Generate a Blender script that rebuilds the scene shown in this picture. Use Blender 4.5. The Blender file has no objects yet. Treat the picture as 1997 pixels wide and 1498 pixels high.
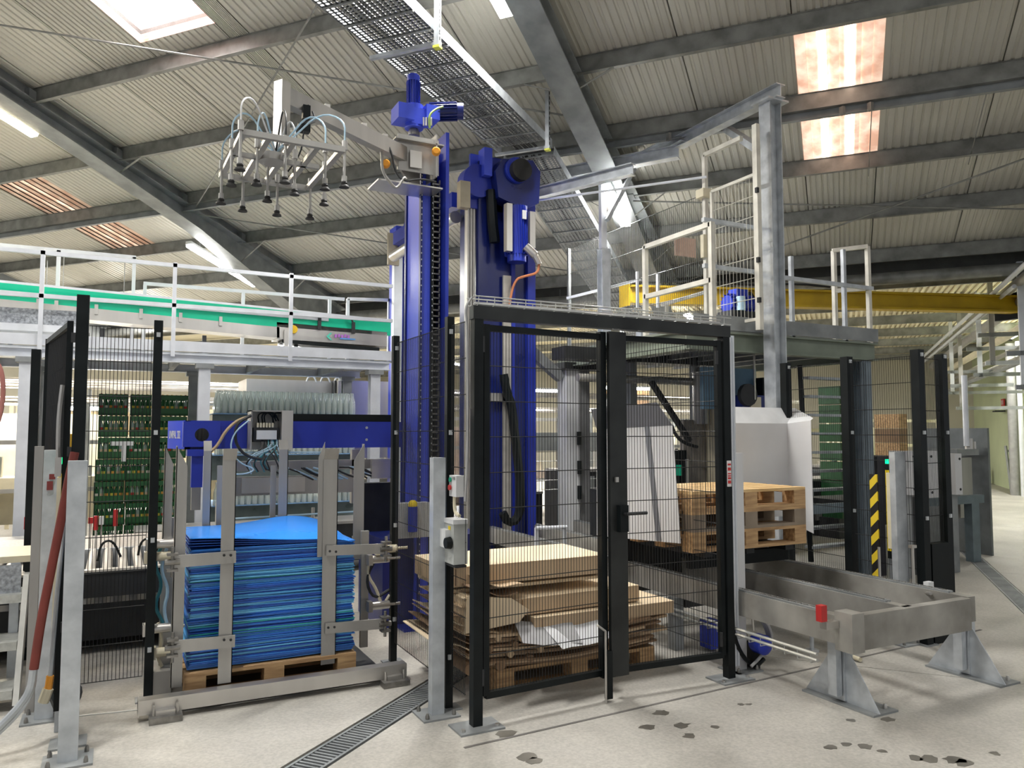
import bpy, bmesh, math, random
from mathutils import Vector as V, Matrix
random.seed(7)
S = bpy.context.scene
COL = S.collection
PI = math.pi

# ------------------------------------------------------------------ camera
CAMH, FPX, PITCH, YAW = 1.6, 1506.0, math.radians(3.595), math.radians(62.904)
def _w(e, n, z=0.0):            # survey frame (east, north) -> world X/Y (machine axes)
    return V((e*math.sin(YAW)+n*math.cos(YAW), -e*math.cos(YAW)+n*math.sin(YAW), z))
FW = _w(0, math.cos(PITCH), math.sin(PITCH)); RT = _w(1, 0); UP = _w(0, -math.sin(PITCH), math.cos(PITCH))
CC = V((0, 0, CAMH))
cd = bpy.data.cameras.new('camera'); cam = bpy.data.objects.new('camera', cd); COL.objects.link(cam)
cam.matrix_world = Matrix(((RT.x, UP.x, -FW.x, CC.x), (RT.y, UP.y, -FW.y, CC.y), (RT.z, UP.z, -FW.z, CC.z), (0, 0, 0, 1)))
cd.sensor_width = 36; cd.lens = 36*FPX/1997; cd.clip_end = 200
S.camera = cam
S.view_settings.view_transform = 'Standard'; S.view_settings.look = 'None'
S.view_settings.gamma = 1; S.view_settings.exposure = 1.1
wd = bpy.data.worlds.new('world'); S.world = wd; wd.use_nodes = True
wd.node_tree.nodes['Background'].inputs[0].default_value = (.93, .96, 1, 1)
wd.node_tree.nodes['Background'].inputs[1].default_value = 0.20
LAMP_W = 102.0

# measuring helpers: a surveyed image point put on a known plane of the hall
def at(k, c, x, y):
    d = FW + RT*((x-998.5)/FPX) - UP*((y-749)/FPX)
    if k == 'z': t = (c-CAMH)/d.z
    elif k == 'X': t = c/d.x
    elif k == 'Y': t = c/d.y
    elif k == 's': t = c/d.dot(BS)
    return CC + d*t
TB = math.radians(39.95)
BD = V((math.cos(TB), math.sin(TB), 0)); BS = V((-math.sin(TB), math.cos(TB), 0))   # building axes
def bd(d, s, z): return BD*d + BS*s + V((0, 0, z))
SLOPE = .2475
def rz(d): return 7.0 - SLOPE*d

# ------------------------------------------------------------------ materials
MC = {}
def mat(name, col, rough=.5, metal=0.0, var=.12, scale=6, bump=0.0, col2=None, emit=None, stretch=None, spots=None):
    if name in MC: return MC[name]
    m = bpy.data.materials.new(name); m.use_nodes = True; nt = m.node_tree; N = nt.nodes; L = nt.links
    p = N['Principled BSDF']; p.inputs['Roughness'].default_value = rough; p.inputs['Metallic'].default_value = metal
    tc = N.new('ShaderNodeTexCoord'); mp = N.new('ShaderNodeMapping'); L.new(tc.outputs['Object'], mp.inputs[0])
    if stretch: mp.inputs['Scale'].default_value = stretch
    nz = N.new('ShaderNodeTexNoise'); nz.inputs['Scale'].default_value = scale; nz.inputs['Detail'].default_value = 5
    L.new(mp.outputs[0], nz.inputs['Vector'])
    rp = N.new('ShaderNodeValToRGB'); c = col; k = col2 or tuple(x*(1-var*2) for x in col)
    rp.color_ramp.elements[0].position = .32; rp.color_ramp.elements[1].position = .68
    rp.color_ramp.elements[0].color = (*k, 1); rp.color_ramp.elements[1].color = (*[min(1, x*(1+var*.5)) for x in c], 1)
    L.new(nz.outputs[0], rp.inputs[0]); out = rp.outputs[0]
    if spots:
        n2 = N.new('ShaderNodeTexNoise'); n2.inputs['Scale'].default_value = spots[0]; n2.inputs['Detail'].default_value = 3
        L.new(tc.outputs['Object'], n2.inputs['Vector'])
        r2 = N.new('ShaderNodeValToRGB'); r2.color_ramp.elements[0].position = spots[1]; r2.color_ramp.elements[1].position = spots[1]+.03
        L.new(n2.outputs[0], r2.inputs[0])
        mx = N.new('ShaderNodeMix'); mx.data_type = 'RGBA'; L.new(r2.outputs[0], mx.inputs[0]); L.new(out, mx.inputs[6])
        mx.inputs[7].default_value = (*spots[2], 1); out = mx.outputs[2]
    L.new(out, p.inputs['Base Color'])
    if rough > .05:
        mr = N.new('ShaderNodeMapRange'); mr.inputs[3].default_value = max(.03, rough-.1); mr.inputs[4].default_value = min(1, rough+.12)
        L.new(nz.outputs[0], mr.inputs[0]); L.new(mr.outputs[0], p.inputs['Roughness'])
    if bump:
        bn = N.new('ShaderNodeBump'); bn.inputs['Strength'].default_value = bump; bn.inputs['Distance'].default_value = .01
        L.new(nz.outputs[0], bn.inputs['Height']); L.new(bn.outputs[0], p.inputs['Normal'])
    if emit: p.inputs['Emission Color'].default_value = (*emit[0], 1); p.inputs['Emission Strength'].default_value = emit[1]
    MC[name] = m; return m
GALV = mat('galvanised steel', (.56, .59, .62), .42, .4, .2, 9, col2=(.42, .45, .48))
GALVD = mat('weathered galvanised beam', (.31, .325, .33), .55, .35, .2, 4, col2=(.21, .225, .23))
PURL = mat('galvanised purlin', (.30, .305, .29), .5, .35, .2, 5)
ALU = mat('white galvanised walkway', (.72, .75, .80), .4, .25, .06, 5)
STAIN = mat('brushed stainless', (.62, .60, .57), .33, .85, .08, 3, stretch=(1, 1, .15))
STNM = mat('matt stainless upright', (.43, .42, .40), .42, .6, .1, 5, stretch=(1, 1, .2))
BLACK = mat('black powder coat', (.007, .010, .011), .42, 0, .2, 8)
DARK = mat('dark machine paint', (.03, .032, .035), .5, .2, .2, 6)
WIREK = mat('black wire', (.006, .007, .008), .5)
BLACK.node_tree.nodes['Principled BSDF'].inputs['Specular IOR Level'].default_value = .22
WIREG = mat('zinc wire', (.55, .56, .54), .4, .5)
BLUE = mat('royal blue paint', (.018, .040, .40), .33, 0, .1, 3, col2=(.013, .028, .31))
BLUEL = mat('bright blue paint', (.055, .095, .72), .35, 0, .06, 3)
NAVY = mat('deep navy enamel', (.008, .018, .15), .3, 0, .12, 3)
CHAIN = mat('chain steel', (.30, .29, .27), .4, .8, .2, 20)
WHITE = mat('white enamel', (.72, .73, .74), .4, 0, .05)
CREAM = mat('cream plastic', (.68, .62, .46), .45, 0, .06)
RUBBER = mat('black rubber', (.01, .01, .01), .6)
YELL = mat('safety yellow', (.75, .56, .01), .4, 0, .05)
CRANE = mat('crane ochre paint', (.58, .38, .012), .45, 0, .1, 3)
RED = mat('red plastic', (.55, .03, .03), .4)
REDH = mat('dark red handle', (.20, .035, .025), .4, 0, .15, 5)
GREENP = mat('green guard plastic', (.0, .52, .30), .35, 0, .05, 3)
GREENC = mat('dark green crate', (.010, .085, .022), .45, 0, .15, 5)
OLIVE = mat('grey green deck beam', (.235, .27, .215), .5, .1, .1, 4)
WOOD = mat('pallet wood', (.55, .36, .18), .7, 0, .2, 7, col2=(.33, .19, .09), stretch=(.6, 6, 6), bump=.2)
WOODL = mat('fresh pallet wood', (.78, .56, .28), .65, 0, .12, 7, col2=(.55, .34, .14), stretch=(.6, 6, 6))
CARD = mat('cardboard', (.60, .44, .28), .75, 0, .06, 4)
CARDL = mat('pale cardboard', (.78, .63, .43), .75, 0, .05, 4)
CARDD = mat('brown cardboard', (.30, .19, .11), .8, 0, .12, 6)
PAPER = mat('white paper', (.75, .76, .78), .7, 0, .03)
HOOD = mat('white coated sheet', (.70, .70, .71), .42, .1, .05, 2)
HOODG = mat('grey sheet steel', (.30, .31, .33), .4, .5, .1, 2)
ROLLER = mat('pale roller', (.70, .66, .60), .4, .2, .06, 5)
ORANGE = mat('amber lens', (.8, .33, .03), .3, 0, .04)
BRONZE = mat('bronze housing', (.42, .37, .28), .38, .5, .1, 5)
HOSEB = mat('pale blue hose', (.45, .65, .8), .35)
HOSEO = mat('orange cable', (.6, .22, .1), .5)
ROOFL = mat('roof liner sheet', (.60, .585, .52), .42, .1, .05, .8, col2=(.54, .525, .47))
FLATL = mat('low roof liner', (.74, .67, .48), .55, 0, .05, 1)
WALLM = mat('cream wall panel', (.50, .475, .39), .6, 0, .06, 1)
WALLG = mat('pale green wall panel', (.55, .62, .40), .55, 0, .06, 1)
GLOWG = mat('green lamp', (.0, .6, .3), .3, emit=((.0, .8, .22), 1.3))
LED = mat('led diffuser', (1, 1, 1), .3, emit=((1, .98, .93), 34))
LEDW = mat('warm led diffuser', (1, .95, .85), .3, emit=((1, .84, .55), 34))
CONC = mat('concrete', (.47, .45, .41), .55, 0, .12, 1.6, bump=.05, col2=(.37, .355, .32), spots=(2.3, .74, (.17, .16, .14)))
def concrete():
    nt = CONC.node_tree; N = nt.nodes; L = nt.links
    p = N['Principled BSDF']; base = p.inputs['Base Color'].links[0].from_socket
    tc = [n for n in N if n.type == 'TEX_COORD'][0]
    nz = N.new('ShaderNodeTexNoise'); nz.inputs['Scale'].default_value = 60; nz.inputs['Detail'].default_value = 6
    L.new(tc.outputs['Object'], nz.inputs['Vector'])
    mr = N.new('ShaderNodeMapRange'); mr.inputs[1].default_value = .3; mr.inputs[2].default_value = .7; mr.inputs[3].default_value = .84; mr.inputs[4].default_value = 1.1
    L.new(nz.outputs[0], mr.inputs[0])
    mx = N.new('ShaderNodeMix'); mx.data_type = 'RGBA'; mx.blend_type = 'MULTIPLY'; mx.inputs[0].default_value = 1
    L.new(base, mx.inputs[6]); L.new(mr.outputs[0], mx.inputs[7]); L.new(mx.outputs[2], p.inputs['Base Color'])
concrete()
def glassmat():
    m = bpy.data.materials.new('clear bottle glass'); m.use_nodes = True; nt = m.node_tree; N = nt.nodes; L = nt.links
    N.remove(N['Principled BSDF']); tr = N.new('ShaderNodeBsdfTransparent'); gl = N.new('ShaderNodeBsdfGlossy'); df = N.new('ShaderNodeBsdfDiffuse')
    tr.inputs[0].default_value = (.93, .97, .96, 1); gl.inputs['Roughness'].default_value = .12; df.inputs[0].default_value = (.88, .95, .93, 1)
    lw = N.new('ShaderNodeLayerWeight'); lw.inputs[0].default_value = .45
    m1 = N.new('ShaderNodeMixShader'); m1.inputs[0].default_value = .42; L.new(tr.outputs[0], m1.inputs[1]); L.new(df.outputs[0], m1.inputs[2])
    m2 = N.new('ShaderNodeMixShader'); L.new(lw.outputs['Facing'], m2.inputs[0]); L.new(m1.outputs[0], m2.inputs[1]); L.new(gl.outputs[0], m2.inputs[2])
    L.new(m2.outputs[0], N['Material Output'].inputs[0]); return m
GLASS = glassmat()
def skylightmat(k=4.5):
    m = bpy.data.materials.new('translucent roof sheet'); m.use_nodes = True; nt = m.node_tree; N = nt.nodes; L = nt.links
    p = N['Principled BSDF']; p.inputs['Roughness'].default_value = .5
    tc = N.new('ShaderNodeTexCoord'); dt = N.new('ShaderNodeVectorMath'); dt.operation = 'DOT_PRODUCT'; dt.inputs[1].default_value = BS
    L.new(tc.outputs['Object'], dt.inputs[0])
    nz = N.new('ShaderNodeTexNoise'); nz.inputs['Scale'].default_value = 5; nz.inputs['Detail'].default_value = 6; L.new(tc.outputs['Object'], nz.inputs['Vector'])
    rp = N.new('ShaderNodeValToRGB'); rp.color_ramp.elements[0].position = .35; rp.color_ramp.elements[1].position = .65
    rp.color_ramp.elements[0].color = (.62, .36, .25, 1); rp.color_ramp.elements[1].color = (.86, .66, .52, 1); L.new(nz.outputs[0], rp.inputs[0])
    L.new(rp.outputs[0], p.inputs['Base Color']); L.new(rp.outputs[0], p.inputs['Emission Color'])
    # light behind the sheet is put in as emission, strongest in narrow bands
    mr = N.new('ShaderNodeValToRGB'); cr = mr.color_ramp; cr.interpolation = 'EASE'
    ad = N.new('ShaderNodeMapRange'); ad.inputs[1].default_value = -.5; ad.inputs[2].default_value = .5; L.new(dt.outputs['Value'], ad.inputs[0]); L.new(ad.outputs[0], mr.inputs[0])
    cr.elements[0].position = 0; cr.elements[0].color = (.10,)*3+(1,); cr.elements[1].position = 1; cr.elements[1].color = (.10,)*3+(1,)
    for q, v in ((.33, .12), (.38, 1), (.42, .75), (.46, .16), (.60, .16), (.66, .9), (.72, .16)):
        e = cr.elements.new(q); e.color = (v, v, v, 1)
    ml = N.new('ShaderNodeMath'); ml.operation = 'MULTIPLY'; ml.inputs[1].default_value = k; L.new(mr.outputs[0], ml.inputs[0]); L.new(ml.outputs[0], p.inputs['Emission Strength'])
    return m
SKYM = skylightmat(); SKYD = skylightmat(.7)
def stripemat():
    m = bpy.data.materials.new('yellow and black hazard tape'); m.use_nodes = True; nt = m.node_tree; N = nt.nodes; L = nt.links
    p = N['Principled BSDF']; p.inputs['Roughness'].default_value = .5
    tc = N.new('ShaderNodeTexCoord'); w = N.new('ShaderNodeTexWave'); w.inputs['Scale'].default_value = 4.2; w.wave_type = 'BANDS'; w.bands_direction = 'DIAGONAL'; w.wave_profile = 'SIN'
    L.new(tc.outputs['Object'], w.inputs['Vector']); r = N.new('ShaderNodeValToRGB'); r.color_ramp.interpolation = 'CONSTANT'
    r.color_ramp.elements[0].color = (.01, .01, .01, 1); r.color_ramp.elements[1].position = .5; r.color_ramp.elements[1].color = (.75, .55, .03, 1)
    L.new(w.outputs[0], r.inputs[0]); L.new(r.outputs[0], p.inputs['Base Color']); return m
HAZ = stripemat()

# ------------------------------------------------------------------ mesh builder
WL = {}
def fr(z):
    z = z.normalized(); a = V((0, 0, 1)) if abs(z.z) < .95 else V((1, 0, 0))
    x = a.cross(z).normalized(); y = z.cross(x); return x, y, z
class B:
    def __init__(s): s.v = []; s.f = []
    def add(s, vs, fs):
        n = len(s.v); s.v += [V(q) for q in vs]; s.f += [tuple(n+i for i in f) for f in fs]; return s
    def hexa(s, p): return s.add(p, [(0, 3, 2, 1), (4, 5, 6, 7), (0, 1, 5, 4), (1, 2, 6, 5), (2, 3, 7, 6), (3, 0, 4, 7)])
    def box(s, x0, y0, z0, x1, y1, z1):
        return s.hexa([(x0, y0, z0), (x1, y0, z0), (x1, y1, z0), (x0, y1, z0), (x0, y0, z1), (x1, y0, z1), (x1, y1, z1), (x0, y1, z1)])
    def cb(s, c, sx, sy, sz): return s.box(c[0]-sx/2, c[1]-sy/2, c[2]-sz/2, c[0]+sx/2, c[1]+sy/2, c[2]+sz/2)
    def bx(s, p, dx, dy, dz):  # corner + three edge vectors
        p = V(p); dx = V(dx); dy = V(dy); dz = V(dz)
        return s.hexa([p, p+dx, p+dx+dy, p+dy, p+dz, p+dx+dz, p+dx+dy+dz, p+dy+dz])
    def bar(s, p, q, w, h=None, side=None):
        p = V(p); q = V(q); h = h or w; x, y, z = fr(q-p)
        if side is not None:
            x = V(side); x = (x - z*x.dot(z)).normalized(); y = z.cross(x)
        x = x*w/2; y = y*h/2
        return s.hexa([p-x-y, p+x-y, p+x+y, p-x+y, q-x-y, q+x-y, q+x+y, q-x+y])
    def prof(s, p, q, poly, side=None):
        p = V(p); q = V(q); x, y, z = fr(q-p)
        if side is not None: x = V(side); x = (x-z*x.dot(z)).normalized(); y = z.cross(x)
        n = len(poly); a = [p+x*u+y*w for u, w in poly]; b = [q+x*u+y*w for u, w in poly]
        return s.add(a+b, [tuple(range(n))[::-1], tuple(range(n, 2*n))]+[(i, (i+1) % n, n+(i+1) % n, n+i) for i in range(n)])
    def ibeam(s, p, q, w, h, t=.012, side=None):
        a, b, c = w/2, h/2, t/2
        return s.prof(p, q, [(-a, -b), (a, -b), (a, -b+t), (c, -b+t), (c, b-t), (a, b-t), (a, b), (-a, b), (-a, b-t), (-c, b-t), (-c, -b+t), (-a, -b+t)], side)
    def chan(s, p, q, w, h, t=.006, side=None):
        a, b = w/2, h/2
        return s.prof(p, q, [(-a, -b), (a, -b), (a, -b+t), (-a+t, -b+t), (-a+t, b-t), (a, b-t), (a, b), (-a, b)], side)
    def tube(s, p, q, r, n=10, r2=None, cap=True):
        p = V(p); q = V(q); x, y, z = fr(q-p); r2 = r if r2 is None else r2
        a = [p+(x*math.cos(i*2*PI/n)+y*math.sin(i*2*PI/n))*r for i in range(n)]
        b = [q+(x*math.cos(i*2*PI/n)+y*math.sin(i*2*PI/n))*r2 for i in range(n)]
        return s.add(a+b, [(i, (i+1) % n, n+(i+1) % n, n+i) for i in range(n)]+([tuple(range(n))[::-1], tuple(range(n, 2*n))] if cap else []))
    def wire(s, p, q, r):
        p = V(p); q = V(q); x, y, z = fr(q-p); a = [x*r, y*r, -x*r, -y*r]
        return s.add([p+k for k in a]+[q+k for k in a], [(i, (i+1) % 4, 4+(i+1) % 4, 4+i) for i in range(4)])
    def path(s, pts, r, n=6, smooth=0):
        pts = [V(p) for p in pts]
        for _ in range(smooth):
            o = [pts[0]]
            for a, b in zip(pts, pts[1:]): o += [a*.75+b*.25, a*.25+b*.75]
            pts = o+[pts[-1]]
        rings = []; x = None
        for i, p in enumerate(pts):
            t = (pts[min(i+1, len(pts)-1)]-pts[max(i-1, 0)]).normalized()
            if x is None: x = fr(t)[0]
            else: x = (x-t*x.dot(t)).normalized()
            y = t.cross(x); rings.append([p+(x*math.cos(k*2*PI/n)+y*math.sin(k*2*PI/n))*r for k in range(n)])
        vs = [v for R in rings for v in R]; fs = []
        for i in range(len(rings)-1):
            for k in range(n): fs.append((i*n+k, i*n+(k+1) % n, (i+1)*n+(k+1) % n, (i+1)*n+k))
        fs += [tuple(range(n))[::-1], tuple(range(len(vs)-n, len(vs)))]
        return s.add(vs, fs)
    def lathe(s, c, prof, n=12, ax=(0, 0, 1)):
        c = V(c); x, y, z = fr(V(ax)); vs = []; m = len(prof)
        for r, h in prof: vs += [c+z*h+(x*math.cos(k*2*PI/n)+y*math.sin(k*2*PI/n))*r for k in range(n)]
        fs = [(i*n+k, i*n+(k+1) % n, (i+1)*n+(k+1) % n, (i+1)*n+k) for i in range(m-1) for k in range(n)]
        return s.add(vs, fs+[tuple(range(n))[::-1], tuple(range((m-1)*n, m*n))])
    def prism(s, poly, vec):
        a = [V(p) for p in poly]; vec = V(vec); n = len(a)
        return s.add(a+[p+vec for p in a], [tuple(range(n))[::-1], tuple(range(n, 2*n))]+[(i, (i+1) % n, n+(i+1) % n, n+i) for i in range(n)])
    def mesh(s, name, m, org, smooth=True):
        me = bpy.data.meshes.new(name); me.from_pydata([tuple(v-org) for v in s.v], [], s.f)
        bm = bmesh.new(); bm.from_mesh(me); bmesh.ops.recalc_face_normals(bm, faces=bm.faces); bm.to_mesh(me); bm.free()
        me.materials.append(m)
        if smooth:
            me.polygons.foreach_set('use_smooth', [True]*len(me.polygons)); me.set_sharp_from_angle(angle=.7)
        return me
    def to(s, name, m, parent=None, label=None, kind=None, smooth=True):
        if parent is None:
            xs = [v.x for v in s.v]; ys = [v.y for v in s.v]; zs = [v.z for v in s.v]
            org = V(((min(xs)+max(xs))/2, (min(ys)+max(ys))/2, min(zs)))
        else: org = WL[parent.name]
        o = bpy.data.objects.new(name, s.mesh(name, m, org, smooth)); COL.objects.link(o)
        if parent is None: o.location = org
        else: o.parent = parent
        WL[o.name] = org
        if label: o['label'] = label
        if kind: o['kind'] = kind
        return o
    def th(s, name, m, label, cat, group=None, kind=None):
        o = s.to(name, m); tag(o, label, cat, group)
        if kind: o['kind'] = kind
        return o
def tag(o, label, cat, group=None):
    o['label'] = label; o['category'] = cat
    if group: o['group'] = group
    return o
def T(name, label, cat, x, y, z=0, group=None):
    o = bpy.data.objects.new(name, None); COL.objects.link(o); o.location = (x, y, z); o.empty_display_size = .1
    WL[o.name] = V((x, y, z)); return tag(o, label, cat, group)
def dup(o, off, label=None, group=None):
    r = o.copy(); COL.objects.link(r); r.location = V(o.location)+V(off); WL[r.name] = WL[o.name]+V(off)
    if label: r['label'] = label
    if group: r['group'] = group
    for ch in list(o.children):
        c = ch.copy(); COL.objects.link(c); c.parent = r; WL[c.name] = WL[r.name]
        for g in ch.children: d = g.copy(); COL.objects.link(d); d.parent = c; WL[d.name] = WL[r.name]
    return r
def text(name, body, m, parent, pos, right, up, size, label=None, ext=.001):
    cu = bpy.data.curves.new(name, 'FONT'); cu.body = body; cu.size = size; cu.extrude = ext; cu.materials.append(m)
    o = bpy.data.objects.new(name, cu); COL.objects.link(o); r = V(right).normalized(); u = V(up).normalized(); n = r.cross(u)
    p = V(pos)-WL[parent.name]
    o.parent = parent
    o.matrix_local = Matrix(((r.x, u.x, n.x, p.x), (r.y, u.y, n.y, p.y), (r.z, u.z, n.z, p.z), (0, 0, 0, 1)))
    if label: o['label'] = label
    return o
Z = V((0, 0, 1)); X = V((1, 0, 0)); Y = V((0, 1, 0))

# ================================================================== SETTING
# floor: slabs between joints and drains, aligned to the building
fl = B().bx(bd(-14, -14, -.06), BD*56, BS*44, Z*.045).to('floor', mat('joint filler', (.09, .085, .08), .8)); fl['kind'] = 'structure'
dcuts = [-14, -5, 1.2, 5.9, 10.4, 15.5, 22, 30, 42]
scuts = [(-14, -6), (-6, -1.64), (-1.46, 2.30), (2.50, 8), (8, 14), (14, 22), (22, 30)]
for (s0, s1) in scuts:
    for a, b_ in zip(dcuts, dcuts[1:]):
        B().bx(bd(a+.004, s0+.004, -.02), BD*(b_-a-.008), BS*(s1-s0-.008), Z*.02).to('floor_slab', CONC, fl)
B().bar((1.62, 3.70, .001), (6.3, 3.95, .001), .018, .003).to('joint_seal', mat('dark joint seal', (.16, .15, .14), .8), fl)
# wet drips on the concrete
WET = mat('damp stain', (.16, .15, .13), .3, 0, .2, 9)
for i, (px, py, r) in enumerate([(1262, 1418, .045), (1345, 1435, .04), (1330, 1415, .05), (1290, 1390, .05), (1395, 1418, .03), (1620, 1458, .035), (1650, 1452, .03), (1685, 1456, .045), (1720, 1465, .03),
        (1860, 1482, .06), (1880, 1488, .05), (1940, 1470, .03), (1660, 1405, .03), (1730, 1403, .045), (1445, 1374, .025), (1460, 1374, .02), (1785, 1478, .04), (1810, 1480, .05), (1030, 1475, .06), (1040, 1485, .05), (985, 1432, .06)]):
    c = at('z', 0, px, py); n = 11; rr = random.Random(i)
    pts = [c+V((math.cos(k*2*PI/n)*r*(.6+.7*rr.random()), math.sin(k*2*PI/n)*r*(.5+.5*rr.random()), .0006)) for k in range(n)]
    B().prism(pts, Z*.0006).to('damp_spot', WET, fl)
# drains
def drain(s0, d0, d1, label):
    t = T('floor_drain', label, 'drain', *bd((d0+d1)/2, s0, -.03))
    B().bx(bd(d0, s0-.085, -.03), BD*(d1-d0), BS*.17, Z*.006).to('channel', DARK, t)
    for q in (-.085, .07): B().bx(bd(d0, s0+q, -.024), BD*(d1-d0), BS*.015, Z*.024).to('rim', GALVD, t)
    d = d0+.012; n = 0; bars = B()
    while d < d1-.02:
        if n < 150: B().bx(bd(d, s0-.068, -.018), BD*.013, BS*.136, Z*.016).to('grate_bar', GALVD, t)
        else: bars.bx(bd(d, s0-.068, -.018), BD*.02, BS*.136, Z*.016)
        d += .030 if n < 150 else .06; n += 1
    if n > 150: bars.to('grate_bars', GALVD, t, kind='stuff')
drain(2.40, .9, 4.95, 'rusty slotted floor drain running diagonally past the grey bollard')
drain(-1.55, 6.6, 17, 'slotted floor drain in the aisle at the far right')

# roof: liner board with ribbed sheets (roof survey scaled about the camera height)
KR = 1.11
bd0 = bd
def bd(d, s, z): return BD*d*KR + BS*s*KR + V((0, 0, CAMH+(z-CAMH)*KR))
DV = (BD - Z*SLOPE); RN = V((BD.x*SLOPE, BD.y*SLOPE, 1)).normalized()
ceb = B()
for (da, db, sa, sb) in ((-6, 12.2, -9, 5.54), (-6, 12.2, 6.54, 20), (-6, 4.6, 5.54, 6.54), (5.62, 12.2, 5.54, 6.54)): ceb.bx(bd(da, sa, rz(da)+.09), DV*(db-da)*KR, BS*(sb-sa)*KR, Z*.05)
ce = ceb.to('ceiling', mat('roof board', (.2, .2, .19), .8)); ce['kind'] = 'structure'
def ribs(d0, d1, s0, w, n=12, deep=.012):
    b = B(); vs = []; base = (lambda d, s, h: bd(d, s, rz(d)+h))
    prof = [(0, .0)]; p = w/n
    for i in range(n): prof += [(i*p+p*.08, deep), (i*p+p*.30, deep), (i*p+p*.42, 0), (i*p+p*.96, 0)]
    prof += [(w, 0)]
    a = [base(d0, s0+u+.006*(1 if u < w/2 else -1), h) for u, h in prof]; c = [base(d1, s0+u+.006*(1 if u < w/2 else -1), h) for u, h in prof]; m = len(a)
    top0 = [base(d0, s0+.006, .05), base(d0, s0+w-.006, .05)]; top1 = [base(d1, s0+.006, .05), base(d1, s0+w-.006, .05)]
    b.add(a+c, [(i, i+1, m+i+1, m+i) for i in range(m-1)])
    b.bx(base(d0, s0+.004, .03), DV*(d1-d0)*KR, BS*(w-.008)*KR, Z*.02)
    return b
proto = {}
def sheet(d0, d1, s0, w=1.0):
    key = (round(d0, 2), round(d1, 2), round(w, 2))
    if key in proto:
        o0, sp = proto[key]; o = o0.copy(); COL.objects.link(o); o.parent = ce; o.location = BS*(s0-sp)*KR; WL[o.name] = WL[o0.name]
    else:
        o = ribs(d0, d1, s0, w).to('roof_sheet', ROOFL, ce, smooth=False); proto[key] = (o, s0)
    return o
SA = -.46   # right skylight strip occupies s in [-.46,.30]; sheets continue each side
PV = [.05+1.12*k for k in range(-3, 11)]       # purlin lines: d = .05 .. ; 7.1, 8.24, 9.4, 10.5, 11.8
PD = [7.13-1.12*4, 7.13-1.12*3, 7.13-1.12*2, 7.13-1.12, 7.13, 8.24, 9.41, 10.52, 11.80]
PD = [2.08, 3.28, 4.48, 5.84, 7.01, 8.10, 9.27, 10.40, 11.63]
rows = [(-6, 2.2), (2.2, 4.6), (4.6, 7.13), (7.13, 9.41), (9.41, 12.0)]
for k in range(-8, 20):
    s0 = SA + k + (0 if k < 0 else -.24) if k != 0 else SA
    for (a, b_) in rows:
        if k == 0:
            if (a, b_) == (7.13, 9.41): continue
            sheet(a, b_, SA, .76)
        else:
            if k == 11 and a == 7.13: continue
            if k in (6,) and a == 4.6: sheet(a, b_, s0, .24); continue
            if k == 7 and a == 4.6: sheet(a, b_, s0+.24, .76); continue
            sheet(a, b_, s0, 1.0)
# skylights
def skylight(d0, d1, s0, w, label, n):
    b = B(); nn = 8
    for i in range(nn):
        u0 = s0+w*i/nn; u1 = s0+w*(i+.55)/nn; u2 = s0+w*(i+1)/nn
        b.add([bd(d0, u0, rz(d0)), bd(d1, u0, rz(d1)), bd(d1, u1, rz(d1)), bd(d0, u1, rz(d0)), bd(d0, u2, rz(d0)+.02), bd(d1, u2, rz(d1)+.02)], [(0, 1, 2, 3), (3, 2, 5, 4)])
    o = b.to('roof_light', SKYM if n == 1 else SKYD, None); tag(o, label, 'skylight'); o['kind'] = 'structure'; return o
skylight(7.13, 9.41, SA, .76, 'translucent pinkish rooflight strip with two bright streaks at upper right', 1)
skylight(7.13, 9.41, SA+10.76, 1.0, 'weathered translucent roof strip at the far left above the walkway rail', 2)
# shaft skylight top left: sheets row (4.6,7.13) k=6 left open
s0 = SA+6-.0; t = T('window_1', 'deep square roof light shaft with rust stained sides at the upper left', 'skylight', *bd(5.2, s0+.5, 6.0)); t['kind'] = 'structure'
RUST = mat('rust stained liner', (.75, .55, .48), .6, 0, .1, 7, col2=(.50, .27, .2))
sheet(5.62, 7.13, s0, 1.0)
d0, d1 = 4.6, 5.62
for (p, q, hh) in (((d0, s0), (d1, s0), .3), ((d0, s0+1), (d1, s0+1), .3), ((d1, s0), (d1, s0+1), .3), ((d0, s0), (d0, s0+1), .3)):
    a = bd(p[0], p[1], rz(p[0])); c = bd(q[0], q[1], rz(q[0])); dn = (c-a)
    B().add([a, c, c+Z*hh, a+Z*hh, a+RN*.0+BD*.01+BS*.01, c+BD*.01+BS*.01, c+BD*.01+BS*.01+Z*hh, a+BD*.01+BS*.01+Z*hh], [(0, 1, 2, 3), (4, 5, 6, 7), (0, 1, 5, 4), (2, 3, 7, 6)]).to('shaft_side', RUST, t)
B().bx(bd(d0, s0, rz(d0)+.27), DV*(d1-d0)*KR, BS*1.0*KR, Z*.02).to('pane', mat('daylit dome', (1, 1, 1), .4, emit=((1, .99, 1), 7)), t)

# purlins
zp = [(-.06, 0), (.02, 0), (.02, .006), (.006, .006), (.006, .2), (.06, .2), (.06, .206), (0, .206), (0, .006), (-.06, .006)]
zp2 = [(u, w*.5+.2) for u, w in zp]
for i, d in enumerate(PD):
    o = B().prof(bd(d, -9, rz(d)-.002), bd(d, 20, rz(d)-.002), [(-u, w) for u, w in zp], side=BD).to('trim_%d' % (i+1), PURL); o['kind'] = 'structure'
    if d == 8.10:
        B().prof(bd(d, -9, rz(d)-.002), bd(d, 20, rz(d)-.002), [(-u+.02, w) for u, w in zp2], side=BD).to('lower_purlin', GALVD, o)
        for q in (-.1, -.35, -1.9, 1.6):
            B().bar(bd(d-.04, q, rz(d)-.29), bd(d-.04, q, rz(d)-.21), .05, .04).to('stiffener', PURL, o)
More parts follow.
